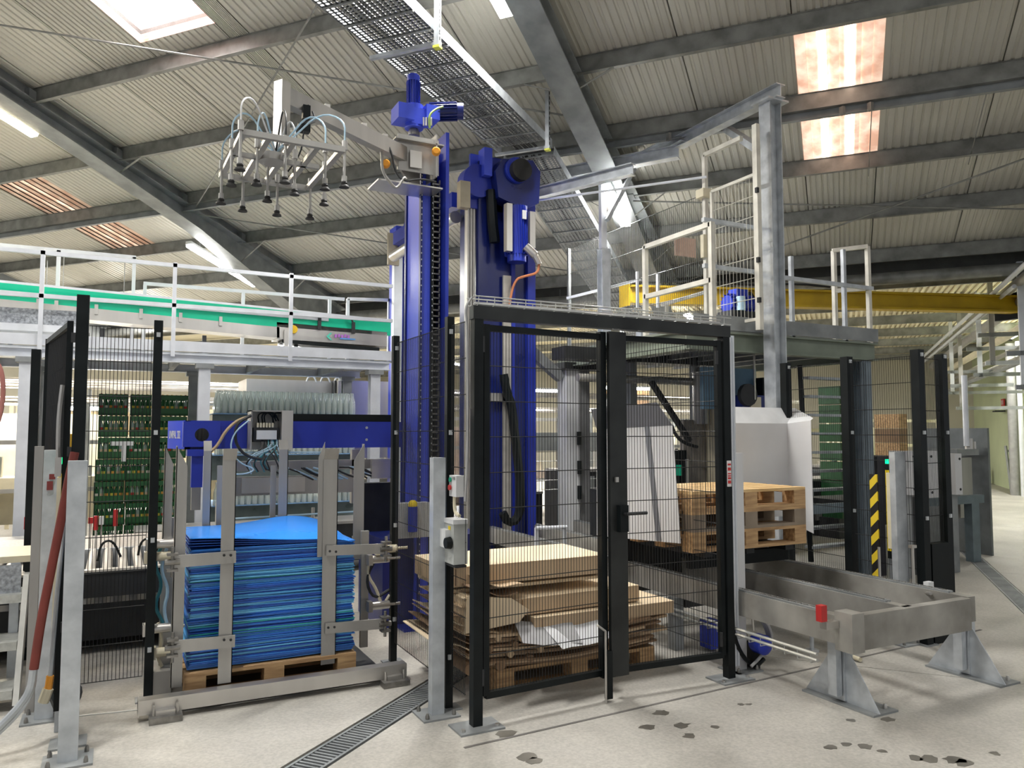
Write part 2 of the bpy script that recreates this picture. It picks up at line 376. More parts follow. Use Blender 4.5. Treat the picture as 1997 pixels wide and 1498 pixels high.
# rafters with haunch towards the eaves
def rafter(s, n):
    o = None; w = .28; segs = [(-6, .34), (4.0, .34), (6.2, .35), (8.3, .42), (11.9, .92)]
    b = B(); 
    for (da, ha), (db, hb) in zip(segs, segs[1:]):
        if 1:
            b.hexa([bd(da, s-.006, rz(da)-ha), bd(db, s-.006, rz(db)-hb), bd(db, s+.006, rz(db)-hb), bd(da, s+.006, rz(da)-ha), bd(da, s-.006, rz(da)), bd(db, s-.006, rz(db)), bd(db, s+.006, rz(db)), bd(da, s+.006, rz(da))])
            for f in (0, 1):
                o1 = -ha-.014 if f else -.19; o2 = -hb-.014 if f else -.19
                b.hexa([bd(da, s-w/2, rz(da)+o1), bd(db, s-w/2, rz(db)+o2), bd(db, s+w/2, rz(db)+o2), bd(da, s+w/2, rz(da)+o1), bd(da, s-w/2, rz(da)+o1+.014), bd(db, s-w/2, rz(db)+o2+.014), bd(db, s+w/2, rz(db)+o2+.014), bd(da, s+w/2, rz(da)+o1+.014)])
    o = b.to('trim_%d' % n, GALVD); o['kind'] = 'structure'
    for d in PD:
        h = .26+.05*max(0, d-7)
        for sg in (-1, 1):
            if d in (7.01, 9.27, 4.48, 10.40): B().bar(bd(d-.03, s+sg*.5, rz(d)-.17), bd(d-.03, s+sg*.03, rz(d)-h-.1), .035, .006, side=BD).to('fly_brace', PURL, o)
        B().bx(bd(d-.09, s-.09, rz(d)-.178), DV*.12, BS*.18, Z*.17).to('purlin_cleat', GALVD, o)
for i, s in enumerate((-3.8, 2.36, 8.50, 14.6)): rafter(s, 20+i)
# eaves beam and the lower flat hall beyond
o = B().ibeam(bd(12.15, -9, 3.92), bd(12.15, 22, 3.92), .3, .42, .02, side=BD).to('trim_30', mat('dark eaves beam', (.12, .125, .12), .55, .3)); o['kind'] = 'structure'
o = B().tube(bd(11.8, -9, 3.74), bd(11.8, 22, 3.74), .09, 12).to('trim_31', PURL); o['kind'] = 'structure'
lc = B().bx(bd(12.2, -9, 4.06), BD*20, BS*32, Z*.05).to('ceiling_low', FLATL); lc['kind'] = 'structure'
for k in range(0, 18):
    b = B(); w = 1.0; s0 = -5+k
    for j in range(10): b.bx(bd(12.3, s0+.02+j*.097, 4.02), BD*19.5, BS*.055, Z*.04)
    b.to('ceiling_sheet', FLATL, lc)
for k in range(7):
    d = 13.3+k*2.2; B().prof(bd(d, -5, 4.02), bd(d, 20, 4.02), [(-u, w) for u, w in zp], side=BD).to('low_purlin', PURL, lc)
# walls
def wall(name, m, p, q, h, rib=.25, z0=0):
    p = V(p); q = V(q); t = (q-p).normalized(); nrm = V((t.y, -t.x, 0)); L_ = (q-p).length
    o = B().bx(p+Z*z0, q-p, nrm*.08, Z*h).to(name, m); o['kind'] = 'structure'
    b = B(); k = 0
    while k*rib < L_-.2:
        for sg in (-.03,): b.bx(p+t*(k*rib+.03)+nrm*sg+Z*z0, t*(rib*.6), nrm*.03, Z*h)
        k += 1
    b.to('rib_sheet', m, o, kind='stuff'); return o
wall('wall_right', WALLG, bd0(31.5, -4.45, 0), bd0(12.3, -4.45, 0), 4.3, .3)
wall('wall_back', WALLM, bd0(31.5, 22, 0), bd0(31.5, -4.4, 0), 4.3, .3)
wall('wall_left', WALLM, bd0(-2, 21, 0), bd0(31.5, 21, 0), 5.8, .3)
# bracing rods in the roof plane
for i, (a, c) in enumerate((((4.3, 8.4), (7.6, 2.4)), ((4.3, 2.4), (8.2, 8.4)), ((8.3, 8.4), (11.8, 2.4)), ((8.3, -3.7), (11.8, 2.3)), ((10.9, -3.7), (9.3, 2.3)))):
    B().tube(bd(a[0], a[1], rz(a[0])-.22), bd(c[0], c[1], rz(c[0])-.22), .011, 6).th('bracing_rod', PURL, ('thin steel bracing rod crossing the roof above the suction gripper', 'steel bracing rod crossing steeply beside the roof light shaft', 'bracing rod low in the roof behind the blue towers', 'bracing rod under the roof behind the raised gate', 'bracing rod running nearly level under the right roof bay')[i], 'rod')
for q in (-.37, -1.35):
    B().tube(bd(8.2, q, rz(8.2)-.17), bd(9.45, q, rz(9.45)-.17), .006, 5).th('sag_rod', PURL, 'thin sag rod hanging between purlins %s the pinkish rooflight' % ('across' if q > -1 else 'to the right of'), 'rod')

# ------------------------------------------------------------------ LED battens (each gives its own light)
def batten(d0, s, z0, label, warm=False, L_=1.6, flat=False, power=1.0, light=True):
    dv = (BD if flat else DV)
    c = bd(d0, s, z0); t = T('batten_light', label, 'lamp', c.x, c.y, c.z, 'led battens along the roof beams')
    B().bx(c-BS*.06, dv*L_, BS*.12, Z*.05).to('housing', WHITE, t)
    B().bx(c-BS*.065+Z*-.035+dv*.02, dv*(L_-.04), BS*.13, Z*.035).to('diffuser', LEDW if warm else LED, t)
    for q in (.25, L_-.3): B().bar(c+dv*q+Z*.05, c+dv*q+Z*.20, .03, .01).to('hanger_clip', GALV, t)
    if light:
        ld = bpy.data.lights.new('batten', 'AREA'); ld.shape = 'RECTANGLE'; ld.size = L_; ld.size_y = .14; ld.energy = LAMP_W*power
        ld.color = (1, .88, .68) if warm else (1, .975, .93)
        lo = bpy.data.objects.new('batten_glow', ld); COL.objects.link(lo); lo.parent = t
        n = -RN if not flat else -Z; x = dv.normalized(); y = (-n).cross(x)
        p = dv*(L_/2)-Z*.04
        lo.matrix_local = Matrix(((x.x, y.x, -n.x, p.x), (x.y, y.y, -n.y, p.y), (x.z, y.z, -n.z, p.z), (0, 0, 0, 1)))
zb = lambda d: rz(d)-.445
batten(8.45, 8.74, zb(8.50)-.09, 'glowing led batten under the left roof beam above the walkway rail')
batten(4.65, 8.76, zb(4.65)+.10, 'warm led batten at the far left edge under the roof beam', warm=True)
batten(8.30, 2.38, zb(8.25)-.10, 'glowing led batten on the middle roof beam above the raised gate')
batten(4.5, 2.56, zb(4.5)+.12, 'led batten on the middle roof beam at the top of the photo')
batten(.3, 2.6, 6.4, 'led batten further back along the middle roof beam', power=1.1)
batten(.3, 8.7, 6.4, 'led batten further back along the left roof beam', power=2.0)
batten(4.4, 14.8, 5.4, 'led batten on the outermost left roof beam'); batten(8.6, 14.8, 4.4, 'led batten low on the outermost left roof beam')
batten(4.2, -3.5, 5.5, 'led batten on the right roof beam', power=.12); batten(.2, -3.5, 6.3, 'led batten over the right aisle', power=.12)
for d, s, pw, lb in ((14.5, -3.6, .22, 'bright fitting in front of the green wall at far right'), (19, -3.6, .22, 'farther bright fitting before the green wall'), (14, 2.5, .8, 'fitting under the low ceiling behind the raised platform'),
        (15, 7.5, 1, 'fitting under the low ceiling behind the bottle pallet'), (15, 12.5, 1, 'fitting under the low ceiling at the back left'), (21, 5, 1, 'distant fitting at the back of the hall'), (21, 11, 1, 'distant fitting at the back left of the hall'), (10.3, 13, .8, 'fitting over the crates at the back left')):
    batten(d, s, 3.75 if d > 12 else 3.9, 'led batten, '+lb, flat=True, power=pw*2.1)
for (k, c, px, py, lb) in (('Y', 13.5, 20, 790, 'white strip lamp glowing behind the walkway column at far left'), ('Y', 13, 175, 800, 'small white lamp glowing beside the green crates'), ('Y', 12.0, 1055, 765, 'strip lamp glowing between the right blue tower and the white post'), ('Y', 12, 1225, 760, 'small lamp glowing behind the gate middle stile')):
    p = at(k, c, px, py); tt = T('strip_lamp', lb, 'lamp', *p)
    B().bx(p-X*.5, X*1.0, Y*.06, Z*.05).to('diffuser', LED, tt); B().tube(p-X*.4+Z*.08, V((p.x-.4, p.y, 4.2)), .006, 5).tube(p+X*.4+Z*.08, V((p.x+.4, p.y, 4.2)), .006, 5).to('suspension', GALVD, tt); B().bx(p-X*.52+Z*.05, X*1.04, Y*.08, Z*.03).to('housing', WHITE, tt)
# ================================================================== OVERHEAD
KT = 1.12
def bdt(d, s, z): return BD*d*KT + BS*s*KT + V((0, 0, CAMH+(z-CAMH)*KT))
bd = bd0
# perforated cable tray: level run, then a run dropping with the roof
def tray(p0, p1, wdir, w, name_label, yel=False):
    p0 = V(p0); p1 = V(p1); t = (p1-p0).normalized(); L_ = (p1-p0).length; wd_ = V(wdir)
    o = T('cable_tray', name_label, 'cable tray', *p0)
    up = t.cross(wd_); up = up if up.z > 0 else -up
    for q in (0, w): B().bx(p0+wd_*(q-.002), t*L_, wd_*.004, up*.10).to('side_rail', GALV, o)
    b = B(); n = int(L_/.30); nx = 13; px = w/nx
    for i in range(n):           # one perforated bay: cross ribs, then small bridges leaving oval holes
        a = p0+t*(i*.30); b.bx(a, t*.035, wd_*w, up*.002); b.bx(a+up*-.012, t*.02, wd_*w, up*.012)
        m = 7; dy = .265/m
        for k in range(nx+1): b.bx(a+t*.035+wd_*(max(0, k*px-.012)), t*.265, wd_*.024, up*.0015)
        for r_ in range(1, m+1): b.bx(a+t*(.035+r_*dy-.016), t*.016, wd_*w, up*.0015)
    b.to('perforated_floor', GALVD, o, smooth=False)
    cb = B()
    for j in range(9):
        y0 = .18+.03*j+random.uniform(-.01, .01)
        pts = [p0+t*(L_*k/8)+wd_*(y0+random.uniform(-.02, .02))+up*.02 for k in range(9)]
        cb.path(pts, random.choice((.008, .012, .015)), 5)
    cb.to('cables', DARK, o)
    return o
WD = BS
tray(bdt(2.2, 2.72, 4.6), bdt(7.5, 2.72, 4.6), WD, .65, 'perforated galvanised cable tray hanging level under the roof')
pa = bdt(7.55, 2.72, 4.55); pb = bdt(13.5, 2.72, 2.95)
tray(pa, pb, WD, .65, 'perforated cable tray dropping away behind the white posts')
for i, (px, py0, py1, lb) in enumerate(((853, -10, 92, 'slotted channel hanger holding the cable tray at the top of the photo'), (1068, 165, 292, 'slotted channel hanger holding the cable tray beside the middle roof beam'))):
    b0 = at('s', 2.70*KT, px, py1); b1 = at('s', 2.70*KT, px, py0); b1 = V((b0.x, b0.y, b1.z if i else b0.z+.62))
    t = T('tray_hanger', lb, 'hanger', *b0, 0) if False else T('tray_hanger', lb, 'hanger', b0.x, b0.y, b0.z)
    B().chan(b0, b1, .045, .045, .005, side=BS).to('channel', GALV, t)
    B().bx(b0-BS*.03-BD*.03-Z*.012, BS*.06, BD*.06, Z*.02).to('end_cap', mat('yellow end cap', (.75, .8, .1), .4), t)
    sl = B(); z = .05
    while z < (b1-b0).z-.05: sl.bx(b0+Z*z-BS*.026-BD*.008, BD*.016, BS*.005, Z*.035); z += .06
    sl.to('slots', BLACK, t, kind='stuff')
    B().bar(b0-BS*.03+Z*.03, b0+BS*.66+Z*.03, .04, .03).to('cross_arm', GALV, t)
    B().bx(b1-BS*.30-BD*.05, BS*.5, BD*.1, Z*.012).to('beam_clamp', GALVD, t)

# travelling jib crane beam, ochre
ya = at('Y', 8.6, 1226, 583); yb = at('Y', 3.9, 1985, 588)
ya = V((6.75, 8.6, 2.97)); d1 = at('z', 2.97, 1228, 583); d2 = at('z', 2.97, 1983, 590)
dd = 11.0
def atd(px, py, dep):   # image point at a given distance from the camera plane
    d = FW + RT*((px-998.5)/FPX) - UP*((py-749)/FPX); return CC+d*dep
c0 = atd(1228, 582, 11.4); c1 = atd(1982, 588, 12.3); c1.z = c0.z = (c0.z+c1.z)/2
t = T('crane_beam', 'long ochre yellow crane beam crossing behind the raised platform', 'crane beam', c0.x, c0.y, c0.z)
B().ibeam(c0, c1, .2, .27, .03).to('beam', CRANE, t)
B().bx(c0-X*.02-Z*.16, (c1-c0).normalized()*.02, Y*.24, Z*.32).to('end_plate', CRANE, t)
B().bx(c1-Z*.22, (c1-c0).normalized()*.12, Y*.35, Z*.42).to('end_carriage', BLACK, t)
mm = c0.lerp(c1, .27)
B().tube(mm-Z*.05+Y*-.2, mm-Z*.05+Y*.2, .11, 12).cb(mm-Z*.25, .3, .25, .2).to('hoist', DARK, t)
B().path([c0+Z*.18, c0.lerp(c1, .2)+Z*.24, c0.lerp(c1, .3)+Z*.19, c0.lerp(c1, .42)+Z*.24, c0.lerp(c1, .5)+Z*.2], .018, 5, 1).to('cable_festoon', DARK, t)

# ================================================================== BACK LEFT: walkway over the line
t = T('walkway', 'white galvanised walkway on posts crossing the whole left side', 'walkway', 1, 10, 0)
zd = 2.62
B().ibeam((-7.5, 10, 2.485), (3.25, 10, 2.485), .12, .105, .012, side=Y).to('edge_beam', ALU, t)
B().ibeam((-7.5, 11.4, 2.47), (3.25, 11.4, 2.47), .12, .105, .012, side=Y).to('edge_beam', ALU, t)
B().box(-7.5, 9.95, 2.565, 3.3, 9.96, 2.69).to('toe_board', ALU, t)
B().box(-7.5, 9.97, 2.54, 3.3, 11.45, 2.56).to('deck', GALV, t)
jb = B()
for k in range(11): jb.box(-7.4+k, 10.07, 2.43, -7.34+k, 11.34, 2.535)
jb.to('joists', GALVD, t, kind='stuff')
for x in (-4.2, -.90, .93, 3.05):
    for y in (10, 11.4):
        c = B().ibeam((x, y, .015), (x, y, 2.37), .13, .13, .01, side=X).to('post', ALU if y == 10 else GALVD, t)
        B().box(x-.1, y-.1, 2.37, x+.1, y+.1, 2.43).to('head_plate', GALVD, c); B().box(x-.12, y-.12, 0, x+.12, y+.12, .015).to('base_plate', GALVD, c)
def railing(name, label, runs, group=None, m=ALU, r=.022, base=None):
    p0 = runs[0][0]; t = T(name, label, 'railing', *(base or p0))
    for kind, pts in runs:
        if kind in ('top_rail', 'mid_rail', 'kick_rail'):
            b = B()
            for a, c in zip(pts, pts[1:]): b.bar(a, c, r*2)
            b.to(kind, m, t)
        else:
            for a, c in pts: B().bar(a, c, r*2).to('post', m, t)
    return t
ft = [(x, 9.93) for x in (-3.9, -.78, .57, 1.93)]
railing('guard_rail', 'front white handrail of the left walkway', [('top_rail', [(-7.5, 9.93, 3.64), (3.27, 9.93, 3.57)]), ('mid_rail', [(-7.5, 9.93, 3.13), (3.27, 9.93, 3.10)]),
    ('posts', [((x, y, 2.5), (x, y, 3.62)) for x, y in ft])], base=(0, 9.93, 2.5))
railing('guard_rail', 'rear white handrail piece of the left walkway ending beside the first lamp', [('top_rail', [(-7.5, 11.35, 3.93), (.17, 11.35, 3.93)]), ('mid_rail', [(-7.5, 11.35, 3.42), (.17, 11.35, 3.42)]),
    ('posts', [((x, 11.35, 2.64), (x, 11.35, 3.93)) for x in (-4, -.72, .15)])], base=(-1, 11.35, 2.64))
railing('guard_rail', 'rear low white handrail of the left walkway starting above the green guard', [('top_rail', [(.27, 11.4, 3.60), (3.0, 11.4, 3.60)]),
    ('posts', [((x, 11.4, 2.64), (x, 11.4, 3.58)) for x in (.29, 1.55, 2.78)])], base=(1, 11.4, 2.64))
a = at('Y', 11.3, 675, 585); c = at('Y', 11.3, 755, 582)
railing('guard_rail', 'short pale handrail frame at the right end of the left walkway', [('top_rail', [(a.x, 11.2, a.z), (c.x, 11.2, a.z+.03)]), ('posts', [((a.x, 11.2, 2.64), (a.x, 11.2, a.z)), ((c.x, 11.2, 2.64), (c.x, 11.2, a.z+.05))])], base=(a.x, 11.2, 2.64))
# bottle conveyor with green guards on the walkway
def y11(px, py): return at('Y', 10.7, px, py)
t = T('bottle_conveyor', 'stainless bottle conveyor with two green side guards running along the walkway', 'conveyor', 1, 10.7, 2.65)
def strip(b, pts_top, pts_bot, th=.02):
    for (a, c), (e, f) in zip(zip(pts_top, pts_top[1:]), zip(pts_bot, pts_bot[1:])):
        A, C_, E, F_ = [y11(*q) for q in (a, c, e, f)]
        b.hexa([E, F_, F_+Y*th, E+Y*th, A, C_, C_+Y*th, A+Y*th])
b = B(); strip(b, [(-700, 500), (0, 551), (500, 600), (762, 628)], [(-700, 545), (0, 583), (500, 634), (762, 655)]); b.to('green_guard', GREENP, t)
b = B(); strip(b, [(-700, 521), (0, 566), (500, 609), (640, 621)], [(-700, 529), (0, 573), (500, 615), (640, 627)], -.03); b.to('guard_rail_strip', ALU, t)
b = B(); strip(b, [(-700, 494), (0, 546), (500, 596), (762, 624)], [(-700, 500), (0, 551), (500, 600), (762, 628)], .03); b.to('guard_top_strip', ALU, t)
b = B(); strip(b, [(-700, 545), (0, 583), (500, 634), (545, 638)], [(-700, 575), (0, 607), (500, 655), (545, 659)], .35); b.to('side_plate', STAIN, t)
b = B(); strip(b, [(540, 628), (755, 648)], [(540, 661), (755, 676)], .40); sp = b.to('drive_section', STAIN, t)
b = B(); strip(b, [(550, 662), (740, 678)], [(550, 668), (740, 686)], .3); b.to('drive_belly', BLACK, t)
for px in (75, 110, 188, 275, 352, 430):
    q = y11(px, 586+px*.095); B().cb(q-Y*.02, .04, .02, .12).to('clamp', STAIN, t)
for px, py in ((622, 632), (688, 640)):
    q = y11(px, py); B().cb(q-Y*.03, .045, .03, .16).bar(q-Y*.05+Z*.05, q-Y*.05+Z*.13+X*-.04, .02).to('guide_clamp', DARK, t)
q = y11(571, 643); B().lathe(q-Y*.06, [(.055, 0), (.06, .03), (.05, .06)], 12, ax=Y).to('beacon', mat('yellow beacon', (.85, .55, .02), .3), t, label='yellow round beacon')
q = y11(560, 660); B().cb(q-Y*.04, .10, .06, .22).to('bracket', STAIN, t)
# maker's mark on the stainless side: green chevron with a short violet and blue line of lettering
q = y11(636, 656)
B().prism([q+V((.05, -.02, .05)), q+V((0, -.02, 0)), q+V((.05, -.02, -.05)), q+V((.08, -.02, -.05)), q+V((.035, -.02, 0)), q+V((.08, -.02, .05))], Y*-.003).to('chevron_mark', mat('mint print', (.1, .65, .5), .5), t)
for j in range(5):
    B().cb(q+V((.13+.045*j, -.02, .01+.008*(j % 2))), .03, .004, .045).to('mark_letter', mat('violet print', (.45, .15, .6), .5), t)
B().cb(q+V((.30, -.02, -.022)), .22, .004, .018).to('mark_line', mat('blue print', (.1, .35, .8), .5), t)
for px in (20, 200, 400, 580, 730):
    q = y11(px, 625+px*.07); B().bar((q.x, 10.8, 2.64), (q.x, 10.8, q.z), .05).to('support', DARK, t)
# blue-grey tread plate box at far left
q = at('Y', 10.3, 0, 597); q2 = at('Y', 10.3, 160, 632)
TREAD = mat('tread plate', (.45, .48, .52), .35, .6, .25, 45, bump=.4)
t = T('tread_plate_cover', 'diamond tread plate cover on the walkway at far left', 'cover', q.x, 10.3, 2.65)
B().box(q.x-3, 10.2, q2.z-.05, q2.x, 10.25, q.z-.02).to('plate', TREAD, t); B().box(q.x-3, 10.15, q2.z-.13, q2.x, 10.6, q2.z-.05).to('edge', ALU, t)
for dx in (-2, -.9, .3): B().box(q2.x+dx-.3, 10.3, 2.65, q2.x+dx-.22, 10.4, q2.z-.1).to('leg', DARK, t)

# ------------------------------------------------------------------ green crates of bottles at back left
crx = -.20; cy = 10.95; CW, CDp, CH = .345, .30, .275
def crate():
    t = T('bottle_crate', '', 'crate', 0, 0, 0, 'green bottle crates stacked on pallets behind the left fence')
    b = B(); w = CW-.01; d = CDp; h = CH-.012
    b.box(0, 0, 0, w, d, .02)
    for y0 in (0, d-.012):
        b.box(0, y0, 0, w, y0+.012, .09); b.box(0, y0, h-.06, w, y0+.012, h)
        for k in range(7): x = k*(w-.014)/6; b.box(x, y0, .09, x+.014, y0+.012, h-.06)
    for x0 in (0, w-.012):
        b.box(x0, .0, 0, x0+.012, d, h)
    b.to('body', GREENC, t, smooth=False)
    return t
LABC = [mat('bottle label %d' % i, c, .5) for i, c in enumerate(((.75, .7, .6), (.7, .35, .06), (.5, .04, .03), (.7, .6, .08), (.6, .45, .3)))]
GBOT = mat('green bottle glass', (.03, .12, .05), .15); BBOT = mat('pale bottle glass', (.35, .45, .4), .15)
def smallbottle(gm, lm):
    b = B().lathe((0, 0, 0), [(.024, 0), (.026, .01), (.026, .12), (.012, .17), (.010, .235), (.013, .24), (.013, .25)], 8)
    t = b.th('bottle', gm, 'bottle standing in a green crate', 'bottle', 'bottles standing in the green crates')
    B().lathe((0, 0, .04), [(.0268, 0), (.0268, .06)], 8).to('label', lm, t)
    B().lathe((0, 0, .20), [(.0135, 0), (.0135, .05)], 8).to('foil', lm, t)
    t['label'] = 'small labelled bottle seen through the slots of a green crate behind the left fence'
    return t
# each label below tells column and height of its crate
colsn = ['left', 'middle', 'right']; rown = ['lowest', 'second from the bottom', 'third', 'fourth', 'fifth', 'sixth', 'topmost']
c0_ = crate(); first = True; bots = [smallbottle(g, l) for g, l in ((GBOT, LABC[0]), (GBOT, LABC[1]), (BBOT, LABC[2]), (GBOT, LABC[3]), (BBOT, LABC[4]))]; used = set()
for r in range(7):
    for c in range(3):
        x = crx + c*CW + (.0 if r > 3 else -.02) + random.uniform(-.008, .008); z = .17 + r*CH
        lb = 'green bottle crate in the %s column, %s of its stack' % (colsn[c], rown[r])
        if first: c0_.location = (x, cy, z); WL[c0_.name] = V((x, cy, z)); c0_['label'] = lb; first = False
        else: dup(c0_, V((x, cy, z))-V(c0_.location), lb)
        for k in range(6):
            j = random.randrange(5)
            bx_ = V((x+.030+k*.055, cy+.045, z+.021))
            if j not in used: used.add(j); bots[j].location = bx_; WL[bots[j].name] = bx_
            else: ob = dup(bots[j], bx_-V(bots[j].location)); ob['label'] = 'small labelled bottle in the %s column crate, %s of its stack' % (colsn[c], rown[r])
# white pallet wrap / tag hanging by crates
def pallet(x0, y0, z0, lx, ly, label, cat='pallet', name='wooden_pallet', m=WOOD, ml=None, group=None, nb=7, axis='X'):
    t = T(name, label, cat, x0+lx/2, y0+ly/2, z0, group); ml = ml or m
    # axis X: top boards run along X
    h = .144
    n = nb
    for k in range(n):
        if axis == 'X': w = ly/n*.78; y = y0+k*(ly-w)/(n-1); B().box(x0, y, z0+h-.022, x0+lx, y+w, z0+h).to('deck_board', ml, t)
        else: w = lx/n*.78; x = x0+k*(lx-w)/(n-1); B().box(x, y0, z0+h-.022, x+w, y0+ly, z0+h).to('deck_board', ml, t)
    for i in range(3):
        for j in range(3):
            x = x0+i*(lx-.12)/2; y = y0+j*(ly-.12)/2
            B().box(x, y, z0+.022, x+.12, y+.12, z0+.1).to('block', m, t)
        if axis == 'X':
            x = x0+i*(lx-.12)/2; B().box(x, y0, z0+.1, x+.12, y0+ly, z0+.122).to('stringer_board', m, t)
            y = y0+i*(ly-.12)/2; B().box(x0, y, z0, x0+lx, y+.12, z0+.022).to('bottom_board', m, t)
        else:
            y = y0+i*(ly-.12)/2; B().box(x0, y, z0+.1, x0+lx, y+.12, z0+.122).to('stringer_board', m, t)
            B().box(x0, y, z0, x0+lx, y+.12, z0+.022).to('bottom_board', m, t)
    return t
pallet(crx-.05, cy-.02, .02, 1.15, .8, 'wooden pallet under the green bottle crates')

# ------------------------------------------------------------------ clear bottles layered on a pallet
def bottle():
    h = .31; b = B().lathe((0, 0, 0), [(.036, 0), (.039, .01), (.039, .16), (.030, .20), (.015, .25), (.0135, .295), (.017, .30), (.017, h)], 9)
    return b.th('clear_bottle', GLASS, 'tall clear glass bottle in the top layer of the wrapped bottle pallet', 'bottle', 'clear bottles standing in layers behind the blue cross beam')
b0 = bottle(); n0 = 0; bx0 = 1.22; by0 = 11.1; LH = .335
zt = [1.86, 1.30, .62]
for li, zz in enumerate(zt):
    rows_ = 5 if li == 0 else 2
    for r in range(rows_):
        for k in range(23):
            p = V((bx0+k*.083+(.04 if r % 2 else 0), by0+r*.075, zz))
            if n0 == 0: b0.location = p; WL[b0.name] = p
            else:
                o = dup(b0, p-V(b0.location))
                if li: o['label'] = 'clear glass bottle in a lower layer, seen below the blue lifting beam'
            if n0: o['label'] = 'clear glass bottle, %s row of the %s bottle layer' % (('front', 'second', 'third', 'fourth', 'rear')[r], ('top', 'middle', 'lowest visible')[li])
            n0 += 1
PADG = mat('pale blue layer pad', (.25, .45, .75), .5)
for li, zz in enumerate(zt):
    B().box(bx0-.06, by0-.06, zz-.012, bx0+1.97, by0+1.0, zz).th('layer_pad', PADG, ('pale layer pad under the top bottle layer', 'layer pad under the middle bottle layer', 'blue layer pad under the lowest visible bottles')[li], 'sheet')
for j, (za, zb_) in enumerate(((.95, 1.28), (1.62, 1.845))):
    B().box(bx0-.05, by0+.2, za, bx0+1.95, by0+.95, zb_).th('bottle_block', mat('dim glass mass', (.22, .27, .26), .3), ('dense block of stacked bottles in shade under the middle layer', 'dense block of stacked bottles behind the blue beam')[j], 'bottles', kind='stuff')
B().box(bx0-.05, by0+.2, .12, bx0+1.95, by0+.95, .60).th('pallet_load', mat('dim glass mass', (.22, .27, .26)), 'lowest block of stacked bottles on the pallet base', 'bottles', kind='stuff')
# stainless hood box behind the bottles
t = T('stainless_hood', 'large stainless steel hood behind the clear bottles', 'hood', 2.6, 12.4, 1.0)
B().box(1.75, 12.3, 1.9, 3.05, 13.2, 2.42).to('left_box', STAIN, t); B().box(3.08, 12.0, 1.2, 4.4, 13.4, 2.42).to('right_box', STAIN, t)
B().box(3.05, 12.1, 1.2, 3.075, 12.9, 2.42).to('seam', DARK, t)
for x in (1.8, 4.3): B().box(x, 12.5, 0, x+.08, 12.58, 1.9).to('leg', STAIN, t)
pp = [(2.7, 2.42), (2.78, 2.5), (2.9, 2.5), (2.95, 2.42)]
for k in range(3): B().path([(2.65+k*.22+u, 12.3, 2.40+w*.9) for u, w in ((0, 0), (.03, .09), (.12, .10), (.16, 0))], .014, 6, 1).to('pipe_loop', ALU, t)

# ------------------------------------------------------------------ roller conveyor, mid left
def roller_conv(x0, x1, y0, y1, z, label, nr, fm=CREAM):
    t = T('roller_conveyor', label, 'conveyor', (x0+x1)/2, y0, 0)
    B().box(x0, y0, z-.16, x1, y0+.05, z+.02).to('side_frame', DARK, t); B().box(x0, y1-.05, z-.16, x1, y1, z+.02).to('side_frame', GALV, t)
    B().box(x0, y0-.02, z+.02, x1, y0+.05, z+.035).to('frame_cap', ROLLER, t)
    for k in range(nr):
        x = x0+.06+(x1-x0-.12)*k/(nr-1); B().tube((x, y0+.05, z-.01), (x, y1-.05, z-.01), .035, 10).to('roller', ROLLER, t)
    for x in (x0+.1, (x0+x1)/2, x1-.15):
        for y in (y0+.1, y1-.15): B().box(x, y, 0, x+.07, y+.07, z-.1).to('leg', GALVD, t)
    return t
roller_conv(-3.2, 1.1, 6.25, 7.5, .60, 'roller conveyor with pale rollers behind the left mesh fence', 40)
B().box(-3.2, 7.55, .55, 1.3, 8.6, .6).th('chain_plate', mat('pale plastic chain', (.62, .57, .52), .5, 0, .15, 40), 'pale plastic chain bed beyond the rollers on the left', 'conveyor')
for k in range(4):
    x = -.1+k*.28; B().path([(x, 6.9, .6), (x+.02, 6.9, .74), (x+.10, 6.9, .76), (x+.17, 6.9, .6)], .009, 5, 2).th('stop_hook', BLACK, 'bent black stop hook number %s from the left on the pale roller bed' % ('one', 'two', 'three', 'four')[k], 'hook')
# light barrier sensors on rods
for i, (px, py, k, h) in enumerate(((52, 1020, RED, .1), (177, 1015, RED, .05), (187, 1020, RED, .12), (225, 1010, RED, .14), (198, 1015, WHITE, .07))):
    q = at('Y', 7.6, px, py); t = T('photo_sensor', 'small %s photo sensor on a rod, %s' % ('red' if k is RED else 'white', ('at far left by the walkway post', 'leftmost behind the left fence', 'second behind the left fence', 'tallest behind the left fence', 'between the red ones')[i]), 'sensor', q.x, q.y, .6)
    B().cb(q, .035, .04, h).to('body', k, t); B().tube((q.x, q.y+.01, .6), (q.x, q.y+.01, q.z), .008, 6).to('rod', STAIN, t)
# ================================================================== LIFT TOWERS
def bolts(b, pts, r=.008, ax=(0, -1, 0)):
    for p in pts: b.lathe(p, [(r, 0), (r, .006)], 6, ax=ax)
# left tower
t = T('lift_tower', 'tall bright blue lift tower with a perforated chain slot, nearest of the towers', 'tower', 2.32, 6.1)
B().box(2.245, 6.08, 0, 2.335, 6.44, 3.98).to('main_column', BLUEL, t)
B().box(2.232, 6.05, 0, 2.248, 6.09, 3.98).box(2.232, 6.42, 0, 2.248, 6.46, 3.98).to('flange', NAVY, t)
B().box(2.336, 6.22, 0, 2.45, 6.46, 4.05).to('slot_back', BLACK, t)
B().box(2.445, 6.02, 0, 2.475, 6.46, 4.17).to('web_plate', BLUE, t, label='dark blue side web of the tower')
B().box(2.330, 6.05, 0, 2.345, 6.12, 3.98).to('slot_edge', BLACK, t)
hb = B(); z = .3
while z < 3.9: hb.cb((2.338, 6.045, z), .007, .006, .012); hb.cb((2.24, 6.045, z), .007, .006, .012); z += .055
hb.to('hole_row', GALV, t, kind='stuff')
n = 0; z = .25
